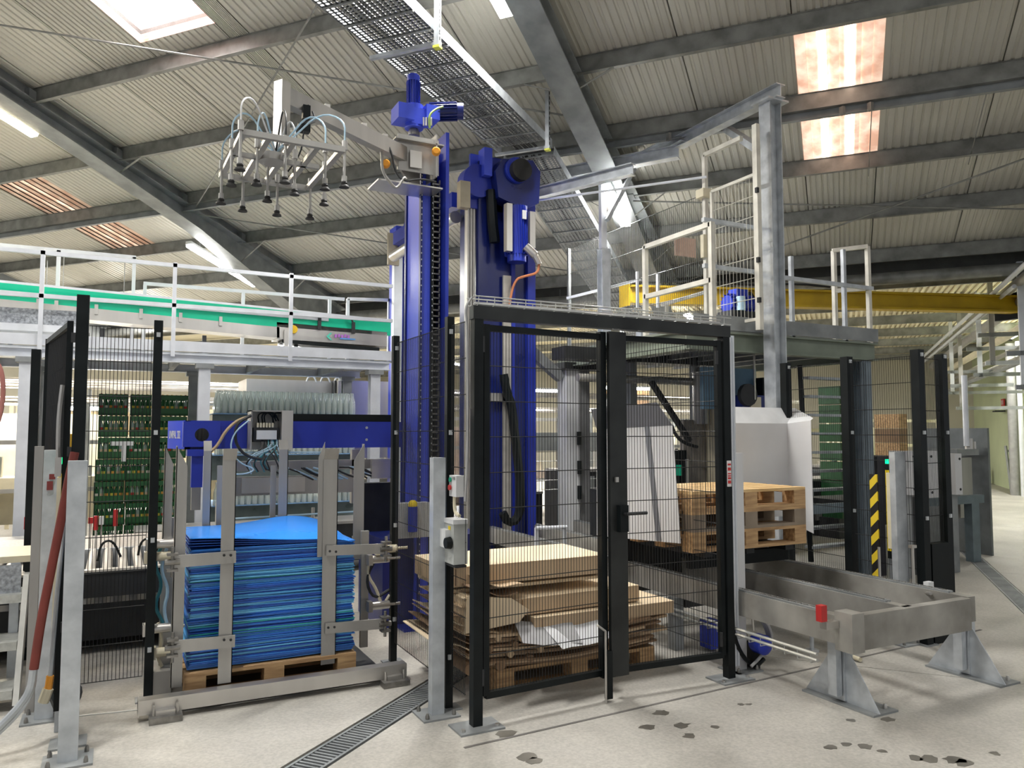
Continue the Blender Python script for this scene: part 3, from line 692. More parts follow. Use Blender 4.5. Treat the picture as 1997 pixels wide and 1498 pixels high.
while z < 3.75:
    b = B(); b.cb((2.395, 6.12, z), .070, .03, .012); b.cb((2.365, 6.12, z+.018), .010, .03, .04); b.cb((2.425, 6.12, z+.018), .010, .03, .04)
    b.to('chain_link', CHAIN, t); z += .052
B().box(2.10, 6.0, 0, 2.55, 6.55, .02).to('base_plate', BLUE, t)
B().box(1.98, 6.2, 0, 2.9, 6.9, .72).to('skirt', NAVY, t)
B().box(2.0, 5.98, .75, 2.3, 6.08, 1.03).to('lower_cover', mat('white grey cover', (.5, .52, .52), .4), t)
q = at('Y', 5.95, 805, 988); B().lathe(q, [(.035, 0), (.035, .03), (.02, .05)], 10).to('lubricator_cap', YELL, t, label='yellow cap'); B().tube((q.x, q.y, q.z-.2), (q.x, q.y, q.z), .04, 10).to('lubricator', BLUE, t)
# gearmotor head
t = T('gear_motor', 'royal blue gearmotor pair on top of the nearest lift tower', 'motor', 2.25, 6.1, 4.1)
def y61(px, py, y=6.1): return at('Y', y, px, py)
a = y61(806, 205); 
def finned(b, p, q, r, nf=8, fin=.014):
    p = V(p); q = V(q); b.tube(p, q, r*.86, 14); x, y, z = fr(q-p)
    for i in range(nf*2):
        an = i*PI/nf; dr = x*math.cos(an)+y*math.sin(an); tn = z.cross(dr)
        b.hexa([p+dr*r*.8-tn*.003, p+dr*r*1.08-tn*.003, p+dr*r*1.08+tn*.003, p+dr*r*.8+tn*.003, q+dr*r*.8-tn*.003, q+dr*r*1.08-tn*.003, q+dr*r*1.08+tn*.003, q+dr*r*.8+tn*.003])
    return b
m1 = y61(806, 160); m0 = y61(806, 208)
finned(B(), m0, m1, .055).tube(m1, m1+Z*.05, .055, 14).tube(m1+Z*.05, m1+Z*.06, .045, 14).to('vertical_motor', BLUE, t)
g0 = y61(770, 222); g1 = y61(845, 222)
B().box(g0.x, 6.0, g0.z-.06, g0.x+.14, 6.2, g0.z+.07).tube((g0.x+.17, 6.1, g0.z-.10), (g0.x+.17, 6.1, g0.z+.10), .08, 14).box(g0.x+.12, 6.02, g0.z-.08, g0.x+.26, 6.18, g0.z+.06).to('gearbox', BLUEL, t)
B().box(g0.x+.24, 5.98, g0.z-.03, g0.x+.36, 6.2, g0.z+.09).to('terminal_block', BLUEL, t)
m2 = y61(845, 222); m3 = y61(885, 218)
finned(B(), (m2.x-.04, 6.08, m2.z), (m3.x-.02, 5.98, m2.z+.01), .075).tube((m3.x-.02, 5.98, m2.z+.01), (m3.x+.03, 5.96, m2.z+.01), .07, 14).to('side_motor', NAVY, t)
B().path([y61(838, 250, 5.95), y61(836, 225, 5.93), y61(850, 212, 5.93), y61(864, 208, 5.93)], .01, 6, 2).to('yellow_green_cable', mat('green yellow cable', (.35, .5, .15), .5), t)
for k in range(4):
    q = y61(826+k*5, 245, 5.97); B().tube(q, q+Z*.07, .008, 6).to('conduit', STAIN, t)
B().lathe((g0.x+.17, 6.1, g0.z-.16), [(.05, 0), (.05, .03), (.035, .06)], 12).to('shaft', CHAIN, t)
# stainless head bracket with lamps and hoses
t = T('head_bracket', 'stainless steel bracket carrying the swivel arm around the nearest blue tower', 'bracket', 2.2, 6.0, 3.75)
p = y61(770, 262, 5.9)
B().bx(y61(772, 268, 5.85), X*.42, Y*.25, Z*.012).to('top_plate', STNM, t)
B().bx(y61(775, 330, 5.9), X*.36, Y*.012, Z*.30).to('front_plate', STNM, t)
B().bx(y61(738, 350, 5.85), X*.55, Y*.30, Z*.012).to('lower_plate', STAIN, t)
B().bx(y61(850, 345, 5.85), X*.012, Y*.30, Z*.36).to('side_plate', STNM, t)
B().bx(y61(800, 325, 5.87), X*.10, Y*.01, Z*.14).to('gusset', STAIN, t)
for px, py, lb in ((752, 322, 'amber lamp on the left'), (850, 298, 'amber lamp on the right')):
    q = y61(px, py, 5.82); B().lathe(q, [(.03, 0), (.036, .015), (.036, .04), (.025, .055)], 12, ax=(-.3, -1, 0)).to('amber_lamp', ORANGE, t, label=lb)
B().path([y61(737, 262, 5.8), y61(745, 300, 5.78), y61(745, 335, 5.78), y61(765, 362, 5.78), y61(775, 368, 5.78), y61(788, 345, 5.78), y61(792, 350, 5.78)], .012, 6, 2).to('hose', STNM, t)
B().path([y61(750, 270, 5.8), y61(765, 300, 5.78), y61(768, 330, 5.78), y61(785, 355, 5.78), y61(820, 348, 5.78), y61(850, 355, 5.78)], .009, 6, 2).to('hose', DARK, t)
# swivel arm with the suction gripper
HD = V((math.cos(math.radians(32.4)), math.sin(math.radians(32.4)), 0)); PVT = V((2.30, 6.1, 0))
def onarm(px, py, off=0):
    nn = V((-HD.y, HD.x, 0)); d = FW + RT*((px-998.5)/FPX) - UP*((py-749)/FPX)
    tt = (PVT+nn*off-V((0, 0, 0))).dot(nn)/d.dot(nn); return CC+d*tt
t = T('swing_crane', 'stainless swivel arm reaching left from the nearest blue tower', 'arm', 2.3, 6.1, 3.8)
e0 = onarm(812, 316); e1 = onarm(553, 185)
zt_ = (e0.z+e1.z)/2
A0 = V((e0.x, e0.y, zt_)); A1 = V((e1.x, e1.y, zt_))
nn = V((-HD.y, HD.x, 0))
B().bar(A0, A1, .075, .12, side=nn).to('arm_tube', STNM, t)
B().prism([A0-Z*.06, A0+HD*-.32-Z*.06, A0+Z*-.26, A0+HD*.05+Z*-.26, A0+HD*.05+Z*-.06], nn*.02).to('gusset', STNM, t)
v0 = onarm(545, 182); v1 = onarm(540, 308)
B().bx(V((A1.x, A1.y, v1.z))-HD*.05-nn*.04, HD*.075, nn*.08, Z*(zt_+.09-v1.z)).to('drop_post', STAIN, t)
for q in (.28, .55, .72):
    c = A1.lerp(A0, q)+Z*.06; B().cb(c+Z*.015, .04, .04, .03).to('cable_clip', STAIN, t)
B().cb(A1+HD*.14-Z*.08-nn*.07, .05, .05, .09).cb(A1+HD*.12-Z*.2-nn*.07, .08, .06, .05).to('valve', BLACK, t)
B().path([A1+HD*.16-Z*.02-nn*.07, A1+HD*.15-Z*.15-nn*.08, A1+HD*.04-Z*.22-nn*.08, A1+HD*.04-Z*.40-nn*.08, A1+HD*.1-Z*.5], .008, 6, 2).path([A1+HD*.20-Z*.05-nn*.07, A1+HD*.21-Z*.12-nn*.09, A1+HD*.10-Z*.2-nn*.09, A1+HD*.09-Z*.38-nn*.09, A1+HD*.02-Z*.55], .006, 6, 2).to('air_hose', DARK, t)
# gripper frame: a tilted-looking level grid of stainless bars with suction cups
GZ = v1.z-.02
def g(px, py, z=GZ): return at('z', z, px, py)
t = T('suction_gripper', 'stainless suction gripper grid with black cups hanging from the swivel arm', 'gripper', A1.x, A1.y, GZ)
c1_, c2_ = g(468, 257), g(672, 293); c3_, c4_ = g(440, 343), g(600, 372)
u = (c2_-c1_); L1 = u.length; u = u.normalized(); w = V((-u.y, u.x, 0)); 
if (c3_-c1_).dot(w) < 0: w = -w
wl = (c3_-c1_).dot(w); wl = max(.5, min(1.2, wl))
B().bar(c1_, c1_+u*L1, .035, .035).to('long_bar', STNM, t); B().bar(c1_+w*wl*.45, c1_+w*wl*.45+u*L1*.9, .03, .03).to('long_bar', STNM, t); B().bar(c1_+w*wl, c1_+w*wl+u*L1*.95, .035, .035).to('long_bar', STNM, t)
for k in range(5):
    q = .03+k*.235; B().bar(c1_+u*L1*q, c1_+w*wl+u*L1*q, .035, .03).to('cross_bar', STNM, t)
B().tube(c1_+w*wl*.45+u*L1*.42-Z*.02, c1_+w*wl*.45+u*L1*.42+Z*.03, .09, 16).to('hub_plate', STNM, t)
cups = [(0, -.03), (.0, .35), (.0, .85), (.22, .25), (.25, .98), (.45, .1), (.42, .62), (.62, .35), (.62, .98), (.85, .12), (1.0, .0), (.98, .95), (.98, .5)]
for a_, b_ in cups:
    q = c1_+u*L1*a_+w*wl*b_
    cpb = B().tube(q+Z*.05, q-Z*.20, .009, 8).tube(q+Z*.0, q+Z*.06, .018, 8).tube(q-Z*.17, q-Z*.21, .018, 8); cp = cpb.to('cup_stem', STNM, t)
    B().lathe(q-Z*.245, [(.034, 0), (.03, .012), (.018, .02), (.022, .03), (.016, .042)], 12).to('suction_cup', RUBBER, cp)
for a_, b_, hm in ((0, .85, HOSEB), (0, .35, HOSEB), (0, -.03, WHITE), (1.0, 0, HOSEB), (.85, .12, HOSEB), (.45, .1, DARK), (.62, .35, WHITE), (.22, .25, HOSEB)):
    q = c1_+u*L1*a_+w*wl*b_+Z*.06; h_ = c1_+u*L1*.45+w*wl*.45
    B().path([q, q+Z*.14, q.lerp(h_, .35)+Z*.24, q.lerp(h_, .75)+Z*.12, h_+Z*.05], .006, 6, 2).to('air_hose', hm, t)

# rear gantry: right tower, rear tower, link
t = T('gantry_tower', 'broad navy blue gantry tower with a geared motor at its top', 'tower', 3.97, 7.95)
xl, xr = 3.60, 4.32; yt = 7.9
B().box(xl, yt, 0, xr, yt+.5, 4.62).to('column', NAVY, t)
B().box(xl+.0, yt-.03, 0, xl+.10, yt+.0, 4.70).to('left_flange', NAVY, t)
B().box(xl+.42, yt-.03, 0, xl+.47, yt, 4.1).box(xr-.10, yt-.06, 0, xr, yt, 4.66).to('right_flange', BLUE, t)
B().box(xl+.30, yt-.06, 0, xl+.40, yt-.03, 3.4).to('guide_rail', mat('pale zinc rail', (.55, .53, .48), .4, .4), t, label='pale vertical guide rail')
for k, dx in enumerate((0, .035, .07)): B().box(xl-.115+dx, yt+.02, 0, xl-.09+dx, yt+.10, 4.25).to('guide_rail', mat('pale zinc rail', (.55, .53, .48)), t)
B().box(xl-.09, yt-.0, 4.15, xl+.75, yt+.04, 4.78).to('head_plate', BLUE, t)
B().tube((xl-.02, yt-.08, 4.45), (xl-.02, yt+.1, 4.45), .19, 20).to('pulley', BLUE, t)
B().box(xl+.01, yt-.16, 4.5, xl+.11, yt, 4.82).to('bearing_block', BLUEL, t)
b = B().prism([(xl+.22, yt-.22, 4.70), (xl+.12, yt-.22, 4.55), (xl+.16, yt-.22, 4.25), (xl+.5, yt-.22, 4.15), (xl+.68, yt-.22, 4.25), (xl+.70, yt-.22, 4.62), (xl+.6, yt-.22, 4.74)], Y*.2)
b.to('gear_case', NAVY, t); B().tube((xl+.38, yt-.26, 4.58), (xl+.38, yt-.2, 4.58), .15, 20).to('case_ring', BLUE, t); B().tube((xl+.40, yt-.34, 4.57), (xl+.40, yt-.24, 4.57), .125, 20).to('black_cap', RUBBER, t)
finned(B(), (xl+.40, yt-.16, 4.18), (xl+.42, yt-.16, 3.62), .13, 12).tube((xl+.42, yt-.16, 3.62), (xl+.42, yt-.16, 3.54), .11, 14).to('motor', BLUE, t)
B().box(xl+.21, yt-.33, 3.62, xl+.28, yt-.25, 4.16).to('heat_sink', STAIN, t); B().box(xl+.53, yt-.28, 3.7, xl+.60, yt-.22, 4.12).to('heat_sink', STAIN, t)
B().cb((xl+.44, yt-.31, 4.06), .05, .01, .10).to('rating_plate', WHITE, t)
B().tube((xl+.46, yt-.3, 3.70), (xl+.56, yt-.34, 3.6), .05, 10).tube((xl+.52, yt-.34, 3.66), (xl+.60, yt-.36, 3.5), .035, 8).to('connector', STAIN, t)
B().path([(xl+.60, yt-.36, 3.5), (xl+.60, yt-.34, 3.4), (xl+.5, yt-.2, 3.38), (xl+.42, yt-.12, 3.35), (xl+.36, yt-.1, 3.1), (xl+.37, yt-.08, 2.9)], .015, 6, 2).to('orange_cable', HOSEO, t)
B().path([(xl+.12, yt-.1, 4.35), (xl+.13, yt-.12, 4.0), (xl+.16, yt-.12, 3.75)], .06, 6, 1).to('drive_boot', BLACK, t)
eyeb = B(); 
for k in range(12):
    a0 = k*PI/6; a1 = a0+PI/6; eyeb.tube((xr-.08+.035*math.cos(a0), yt-.09, 4.66+.035*math.sin(a0)), (xr-.08+.035*math.cos(a1), yt-.09, 4.66+.035*math.sin(a1)), .009, 6)
eyeb.to('lifting_eye', STAIN, t)
q = at('Y', 7.8, 985, 815)
ch = [at('Y', 7.75, x, y) for x, y in ((982, 730), (988, 765), (998, 790), (1002, 830), (1008, 880), (1014, 940), (1016, 985), (1008, 1015), (990, 1020), (980, 1000))]
cc = B().path(ch, .05, 6, 1).to('cable_chain', BLACK, t, label='black drag chain hanging down the navy tower')
B().bx(at('Y', 7.84, 957, 782), X*.24, Y*.03, Z*.09).to('clamp_bracket', STNM, t)
# cream junction box and link beam to the rear tower
B().bx(at('Y', 7.75, 898, 403), X*.12, Y*.1, Z*.30).th('junction_box', BRONZE, 'bronze coloured bracket box on the left edge of the navy gantry tower', 'box')
RT3 = V((3.62, 10.7, 0))
t = T('gantry_link', 'blue beam and silver roller shaft joining the two rear towers', 'beam', 3.6, 9.3, 4.2)
B().bar((3.55, 8.4, 4.38), (3.55, 10.6, 4.40), .12, .18).to('beam', BLUE, t); B().tube((3.50, 8.3, 4.14), (3.50, 10.6, 4.14), .075, 12).to('shaft', STAIN, t)
t = T('gantry_tower', 'slim blue rear tower with a silver guide, just left of the nearest tower', 'tower', 3.6, 10.9)
tx = at('Y', 10.9, 775, 440)
B().box(tx.x-.02, 10.9, 0, tx.x+.36, 11.2, tx.z).to('column', BLUEL, t)
B().box(tx.x-.06, 10.85, 0, tx.x+.07, 10.95, tx.z-.35).to('guide_rail', ALU, t)
B().tube((tx.x+.12, 10.75, tx.z-.25), (tx.x+.12, 10.9, tx.z-.25), .17, 18).to('pulley', BLUE, t)
B().box(tx.x-.17, 10.8, tx.z-.62, tx.x+.0, 10.85, tx.z-.15).to('bracket_plate', BRONZE, t)
B().box(tx.x+.10, 10.85, 0, tx.x+.14, 10.9, tx.z+.05).to('fin', BLUE, t)
sb = B()
for k in range(18): sb.cb((tx.x+.22, 10.87, .4+k*.23), .03, .05, .05)
sb.to('lug_row', BLUE, t)

# horizontal blue lifting beam
t = T('lifting_beam', 'long horizontal royal blue lifting beam with white model lettering at its left end', 'beam', 1.3, 6.35, 1.47)
zb0, zb1 = 1.475, 1.69
B().box(.46, 6.3, zb0, 2.16, 6.46, zb1).to('beam', BLUE, t)
pL = [(.36, 6.62), (.455, 6.305), (.462, 6.30), (.50, 6.30), (.50, 6.62)]
B().prism([(x, y, zb0) for x, y in pL], Z*(zb1-zb0)).to('end_cap', BLUEL, t)
ec0 = V((.338, 7.0, 0))
dirn = (V((.455, 6.305, 0))-V((.36, 6.62, 0))).normalized(); nrm = V((-dirn.y, dirn.x, 0)); 
if nrm.dot(V((-1, -1, 0))) < 0: nrm = -nrm
lt = text('lettering', 'UNIPAL 202', WHITE, t, V((.455, 6.305, 1.555))-dirn*.29+nrm*.004, dirn, Z, .085); lt.scale = (.52, 1, 1)
bb = B(); bolts(bb, [(.52, 6.3, 1.65), (.52, 6.3, 1.51), (1.86, 6.3, 1.64), (1.86, 6.3, 1.54), (1.0, 6.3, 1.64)], .012); bb.to('bolts', GALV, t)
q = at('Y', 6.25, 393, 848); B().lathe(q-Y*.0, [(.075, 0), (.075, .02), (.05, .03)], 16, ax=(0, -1, 0)).to('black_hub', RUBBER, t); B().box(q.x-.13, 6.22, q.z-.09, q.x+.13, 6.3, q.z+.10).to('bearing_block', BLUE, t)
q2 = at('Y', 6.25, 383, 930); B().box(q2.x-.035, 6.26, q2.z-.08, q2.x+.045, 6.34, zb0).box(q2.x-.07, 6.22, zb0-.05, q2.x+.08, 6.36, zb0).to('hanger_leg', BLUE, t)
B().box(1.24, 6.32, 1.69, 2.14, 6.45, 1.75).to('black_cover', BLACK, t)
# control box on the beam
t = T('valve_box', 'open stainless control box full of wiring on the blue lifting beam', 'box', 1.12, 6.2, 1.45)
a = at('Y', 6.12, 488, 878); c = at('Y', 6.12, 571, 801)
x0, x1, z0, z1 = a.x, c.x, a.z, c.z
B().box(x0, 6.28, z0, x1-.07, 6.295, z1).to('back_plate', STNM, t); B().box(x1-.085, 6.1, z0, x1, 6.29, z1).to('side_plate', STAIN, t); B().box(x0, 6.12, z1-.01, x1, 6.29, z1).to('lid', STNM, t); B().box(x0, 6.12, z0, x0+.01, 6.29, z1).to('left_plate', STNM, t)
B().box(x0+.05, 6.16, z0+.08, x0+.20, 6.24, z0+.15).to('plc', WHITE, t); B().box(x0+.03, 6.18, z0+.06, x0+.22, 6.27, z0+.17).to('valve_block', DARK, t)
B().box(x0+.23, 6.2, z0+.18, x0+.27, 6.27, z0+.26).to('terminal', RED, t, label='dark red terminal')
for k in range(6): B().cb((x0+.06+k*.022, 6.2, z0+.19), .014, .06, .035).to('coil', CREAM, t)
rr = random.Random(3)
for k in range(16):
    sx = x0+.05+rr.random()*.18; ex = x0-.05+rr.random()*.3
    hm = (DARK, HOSEB, DARK, mat('teal hose', (.05, .25, .3), .4))[k % 4]
    B().path([(sx, 6.2, z0+.1), (sx, 6.15, z0+.02), (ex, 6.12, z0-.05-.05*rr.random()), (ex+.05, 6.18, z0-.14-.05*rr.random())], .006, 5, 2).to('air_hose', hm, t)
for k in range(6):
    sx = x0+.06+rr.random()*.14; B().path([(sx, 6.2, z0+.2), (sx-.02, 6.15, z0+.28), (sx+.06, 6.15, z0+.29), (sx+.10, 6.2, z0+.22+.04*rr.random())], .006, 5, 2).to('wire_loop', BLACK, t)
B().path([at('Y', 6.1, x, y) for x, y in ((490, 812), (465, 818), (440, 840), (425, 868), (412, 880))], .012, 6, 2).to('tan_cable', mat('tan cable', (.5, .36, .2), .5), t)
B().path([at('Y', 6.08, x, y) for x, y in ((490, 810), (462, 825), (458, 850), (462, 870), (480, 890), (510, 896))], .012, 6, 2).to('black_cable', DARK, t)
B().path([at('Y', 6.05, x, y) for x, y in ((485, 820), (455, 845), (448, 880), (470, 905), (500, 915), (480, 925), (440, 925))], .006, 6, 2).to('blue_hose', HOSEB, t)
for y in (883, 884): pass
B().tube(at('Y', 6.2, 440, 882), at('Y', 6.2, 640, 882), .006, 6).th('blue_air_line', HOSEB, 'straight pale blue air line below the blue lifting beam', 'hose')
# gripping head under the beam
t = T('layer_gripper', 'grey layer gripping head with cables under the blue lifting beam', 'gripper', 1.2, 6.6, 1.0)
a = at('Y', 6.6, 455, 968); c = at('Y', 6.6, 690, 925)
B().box(a.x, 6.6, a.z, c.x, 6.66, c.z).to('lower_plate', STNM, t)
a = at('Y', 6.6, 470, 962); B().box(a.x, 6.55, a.z, a.x+.5, 6.6, a.z+.12).to('front_cover', STAIN, t)
a = at('Y', 6.7, 440, 915); c = at('Y', 6.7, 760, 905)
B().box(a.x, 6.7, a.z-.02, c.x, 6.76, a.z+.06).to('upper_rail', STNM, t)
for k in range(14):
    sx = a.x+.2+rr.random()*1.3; B().path([(sx, 6.62, a.z), (sx+.1, 6.58, a.z-.06*rr.random()), (sx+.2+.1*rr.random(), 6.6, a.z-.1)], .008, 5, 1).to('cable', (DARK, HOSEB, DARK)[k % 3], t)
a = at('Y', 6.6, 742, 925); B().cb(a+Z*.05, .17, .05, .17).to('square_flange', STAIN, t)
B().box(1.95, 6.75, .7, 2.25, 6.85, 1.15).to('dark_panel', DARK, t)
B().box(.55, 6.7, .98, .62, 6.76, 1.45).to('hanger', STNM, t); B().box(1.85, 6.7, .98, 1.92, 6.76, 1.45).to('hanger', STNM, t)
for px0, py0, px1, py1 in ((450, 1012, 690, 998), (460, 1025, 600, 1022)):
    p0 = at('Y', 6.4, px0, py0); p1 = at('Y', 6.4, px1, py1); (B().tube(p0, p1, .008, 6) if py0 == 1012 else B().tube(p0, p1, .02, 8).box(p0.x, p0.y, 0, p0.x+.04, p0.y+.04, p0.z).box(p1.x-.04, p0.y, 0, p1.x, p0.y+.04, p0.z)).th('blue_air_line' if py0 == 1012 else 'guide_pipe', HOSEB if py0 == 1012 else CREAM, 'lower pale blue air line behind the blue sheet stack' if py0 == 1012 else 'cream pipe lying just behind the blue sheet stack', 'hose' if py0 == 1012 else 'pipe')

# ================================================================== BLUE SHEET STACK
t = pallet(.40, 5.02, .03, 1.03, .8, 'wooden pallet under the stack of blue sheets', nb=6, axis='X')
SH = [mat('blue layer sheet %d' % i, c, .35, 0, .06, 2) for i, c in enumerate(((.02, .13, .55), (.03, .20, .66), (.08, .36, .72), (.012, .08, .42), (.14, .48, .78), (.03, .38, .40)))]
TOPM = mat('bright blue top sheet', (.015, .27, .95), .25, 0, .03, 1)
def wavy(x0, x1, y0, y1, z, th, amp, ph, crn=0.0, fz=None, nx=14, ny=4):
    b = B(); P = []; Q = []
    for j in range(ny+1):
        for i in range(nx+1):
            u = i/nx; v = j/ny; w = fz(u, v) if fz else amp*math.sin(u*6.2+ph)*(1-.3*v)
            rx = 0
            P.append((x0+(x1-x0)*u, y0+(y1-y0)*v, z+w)); Q.append((x0+(x1-x0)*u, y0+(y1-y0)*v, z+w+th))
    n = len(P); fs = []
    for j in range(ny):
        for i in range(nx):
            a = j*(nx+1)+i; fs += [(a, a+1, a+nx+2, a+nx+1), (n+a, n+a+nx+1, n+a+nx+2, n+a+1)]
    for i in range(nx): a = i; fs.append((a, n+a, n+a+1, a+1)); a = ny*(nx+1)+i; fs.append((a, a+1, n+a+1, n+a))
    for j in range(ny): a = j*(nx+1); fs.append((a, a+nx+1, n+a+nx+1, n+a)); a = j*(nx+1)+nx; fs.append((a, n+a, n+a+nx+1, a+nx+1))
    return b.add(P+Q, fs)
meshes = []
NS = 78; dz = (.90-.19)/NS
shp = {}
for k in range(NS):
    mi = random.choices(range(6), (4, 5, 3, 4, 3, .8))[0]; vi = random.randrange(3); key = (mi, vi)
    p = V((.42+random.uniform(-.012, .010), 5.06+random.uniform(-.012, .008), .185+k*dz))
    hi = ('low in', 'in the middle of', 'high in')[min(2, k*3//NS)]
    lb = 'thin blue plastic sheet %s the tall sheet stack' % hi
    gp = 'blue sheets %s the stack on the pallet' % hi
    if mi == 5: lb = 'thin green-blue plastic sheet among the blue ones of the tall stack'; gp = 'green-blue sheets in the blue sheet stack'
    if key not in shp:
        o = wavy(0, 1.0, 0, .70, 0, dz*.80, .0016, vi*2.0, nx=14, ny=2).th('plastic_sheet', SH[mi], lb, 'sheet', gp); o.location = V(o.location)+p; WL[o.name] = V(o.location); shp[key] = (o, p)
    else:
        o0, p0 = shp[key]; dup(o0, p-p0, lb, gp)
def topf(u, v): return .030*math.cos(u*3.3+.3)*(1-v)*.9 + .045*v*(math.exp(-((u-.72)/.25)**2)) + .012*v - .035*max(0, (u-.8)/.2)**2*(1-v*.3)
for k in range(4):
    sc_ = .35+.2*k
    wavy(.40+.004*k, 1.41-.003*k, 5.05-.003*k, 5.78, .905+k*.011, .004, 0, 0, fz=lambda u, v: topf(u, v)*sc_, nx=22, ny=8).th('plastic_sheet', TOPM if k == 3 else SH[(3, 0, 3)[k % 3]], ('curling blue sheet fourth from the top of the stack', 'curling blue sheet third from the top of the stack', 'curling blue sheet just under the top one', 'glossy bright blue top sheet curling up at the back')[k], 'sheet')

# frame that squares the stack
FL = 'stainless guide frame with tall pointed uprights around the blue sheet stack'
t = T('stacking_rack', FL, 'frame', .9, 4.85)
B().box(.15, 4.83, .035, 1.71, 4.91, .115).to('front_beam', STAIN, t)
B().box(.15, 4.82, .03, .157, 4.92, .12).to('end_plate', STAIN, t)
for x in (.29, 1.62):
    f = B().box(x-.085, 4.75, 0, x+.085, 4.84, .035).to('foot', CHAIN, t); B().box(x-.05, 4.79, .035, x+.05, 4.83, .06).tube((x-.06, 4.8, .03), (x-.06, 4.8, .09), .008, 6).tube((x+.06, 4.8, .03), (x+.06, 4.8, .09), .008, 6).to('foot_bolt', STAIN, f)
def upright(x, y, w, d, z0, z1, cut, out, m=STNM, name='upright'):
    # angle section whose top is cut and bent outwards; cut along x (+1/-1) or flat (0)
    b = B()
    if cut == 0:
        b.box(x, y, z0, x+w, y+.005, z1-.07); b.box(x+w-.005, y, z0, x+w, y+d, z1-.07)
        b.hexa([(x, y, z1-.07), (x+w, y, z1-.07), (x+w, y+.005, z1-.07), (x, y+.005, z1-.07), (x, y+out, z1), (x+w, y+out, z1), (x+w, y+out+.005, z1), (x, y+out+.005, z1)])
    else:
        xa, xb = (x, x+w) if cut > 0 else (x+w, x)
        b.prism([(xa, y, z0), (xb, y, z0), (xb, y, z1-.12), (xa, y, z1)], Y*.005)
        xe = x+w if cut < 0 else x
        b.box(min(xa, xa+.005), y, z0, max(xa, xa+.005), y+d, z1)
    return b.to(name, m, t)
def px_up(y, pxl, pxr, ptop, pbot):
    a = at('Y', y, pxl, ptop); b_ = at('Y', y, pxr, pbot); return a.x, at('Y', y, pxr, ptop).x-a.x, b_.z, a.z
for (y, l, r, tp, bt, cut, out, d) in ((5.30, 322, 339, 868, 1050, 1, 0, .05), (4.98, 345, 367, 870, 1350, 1, 0, .06), (4.93, 435, 462, 875, 1330, 0, -.03, .05), (5.82, 398, 414, 860, 1045, 0, .03, .05), (5.80, 545, 563, 858, 1035, 0, .03, .05),
        (5.028, 632, 660, 875, 1300, 0, -.03, .018), (5.35, 691, 710, 866, 1090, -1, 0, .05)):
    x, w_, z0, z1 = px_up(y, l, r, tp, bt); upright(x, y, w_, d, max(z0, .12), z1, cut, out)
x, w_, z0, z1 = px_up(5.04, 622, 634, 862, 1060); B().prism([(x, 5.04, .8), (x+w_, 5.04, .8), (x+w_, 5.04, z1), (x, 5.04, z1-.10)], Y*.004).to('upright', STNM, t)
for l, r, y in ((424, 434, 5.9), (528, 539, 5.9), (1325/3+0, 450, 5.92)):
    x, w_, z0, z1 = px_up(y, l, r, 908, 1035); B().box(x, y, .7, x+w_, y+.01, z1).to('rear_bar', STNM, t)
x, w_, z0, z1 = px_up(5.5, 690, 704, 1030, 1300); B().box(x, 5.3, .12, x+w_, 5.33, z1).to('upright', STNM, t)
x, w_, z0, z1 = px_up(5.4, 322, 338, 1040, 1300); B().box(x-.02, 5.35, .12, x+w_, 5.39, z1+.1).to('upright', STNM, t)
def arm(y, l, lp, r, rp, h, post):
    a = at('Y', y, l, lp); b_ = at('Y', y, r, rp)
    c = B().bar(a, b_, .015, h, side=Y).to('clamp_arm', STNM, t)
    e = a if abs(post-1) < .5 else b_
    B().cb(e+V((0, -.01, h/2+.01)), .06, .06, .012).cb(e+V((0, -.01, -h/2-.01)), .06, .06, .012).tube(e+V((0, -.01, -h/2-.05)), e+V((0, -.01, h/2+.05)), .010, 8).tube(e+V((-.04, -.01, 0)), e+V((.04, -.01, 0)), .018, 8).to('clevis', CHAIN, c)
    return c
arm(4.915, 336, 1096, 460, 1086, .07, 1); arm(4.915, 336, 1262, 458, 1250, .07, 1); arm(5.012, 636, 1074, 752, 1070, .065, 2); arm(5.012, 634, 1226, 750, 1216, .065, 2)
for px, py in ((437, 1083), (450, 1083), (437, 1248), (450, 1248), (643, 1075), (655, 1076), (640, 1224), (652, 1223)):
    q = at('Y', 4.90, px, py); B().lathe(q, [(.008, 0), (.008, .006)], 6, ax=(0, -1, 0)).to('rivet', DARK, t)
# side cylinders and hoses left and right of the stack
for i, (px, py, lx) in enumerate(((322, 1060, 1), (318, 1085, 1), (745, 1090, 2), (760, 1070, 2), (315, 1225, 1), (330, 1270, 1), (745, 1180, 2))):
    q = at('Y', 5.25, px, py); q.z = max(q.z, .2)
    b = B().tube(q-X*.09, q+X*.05, .028, 10).tube(q+X*.05, q+X*.13, .010, 8).cb(q-X*.09, .03, .07, .07)
    b.th('air_cylinder', CREAM if i % 2 else STAIN, '%s air cylinder %s of the blue sheet stack, %s' % ('cream' if i % 2 else 'silver', 'left' if lx == 1 else 'right', ('upper rear', 'upper front', 'upper inner', 'upper outer', 'lower rear', 'lower front', 'lower')[i]), 'cylinder')
for i, pts in enumerate((((315, 1065), (300, 1100), (318, 1140), (300, 1180), (318, 1215)), ((325, 1070), (312, 1110), (330, 1150), (318, 1190), (330, 1230)), ((722, 1080), (715, 1120), (735, 1150), (745, 1185), (760, 1160)), ((735, 1085), (712, 1130), (728, 1170), (760, 1150)), ((308, 1215), (318, 1250), (306, 1280), (316, 1300)))):
    B().path([at('Y', 5.3, x, y) for x, y in pts], .011, 6, 2).th('air_hose', (mat('teal hose', (.05, .25, .3)), HOSEB, CREAM, DARK, CREAM)[i], ('teal hose snaking down left of the sheet stack', 'pale blue hose left of the sheet stack', 'cream hose looping right of the sheet stack', 'dark hose right of the sheet stack', 'cream hose near the floor left of the sheet stack')[i], 'hose')
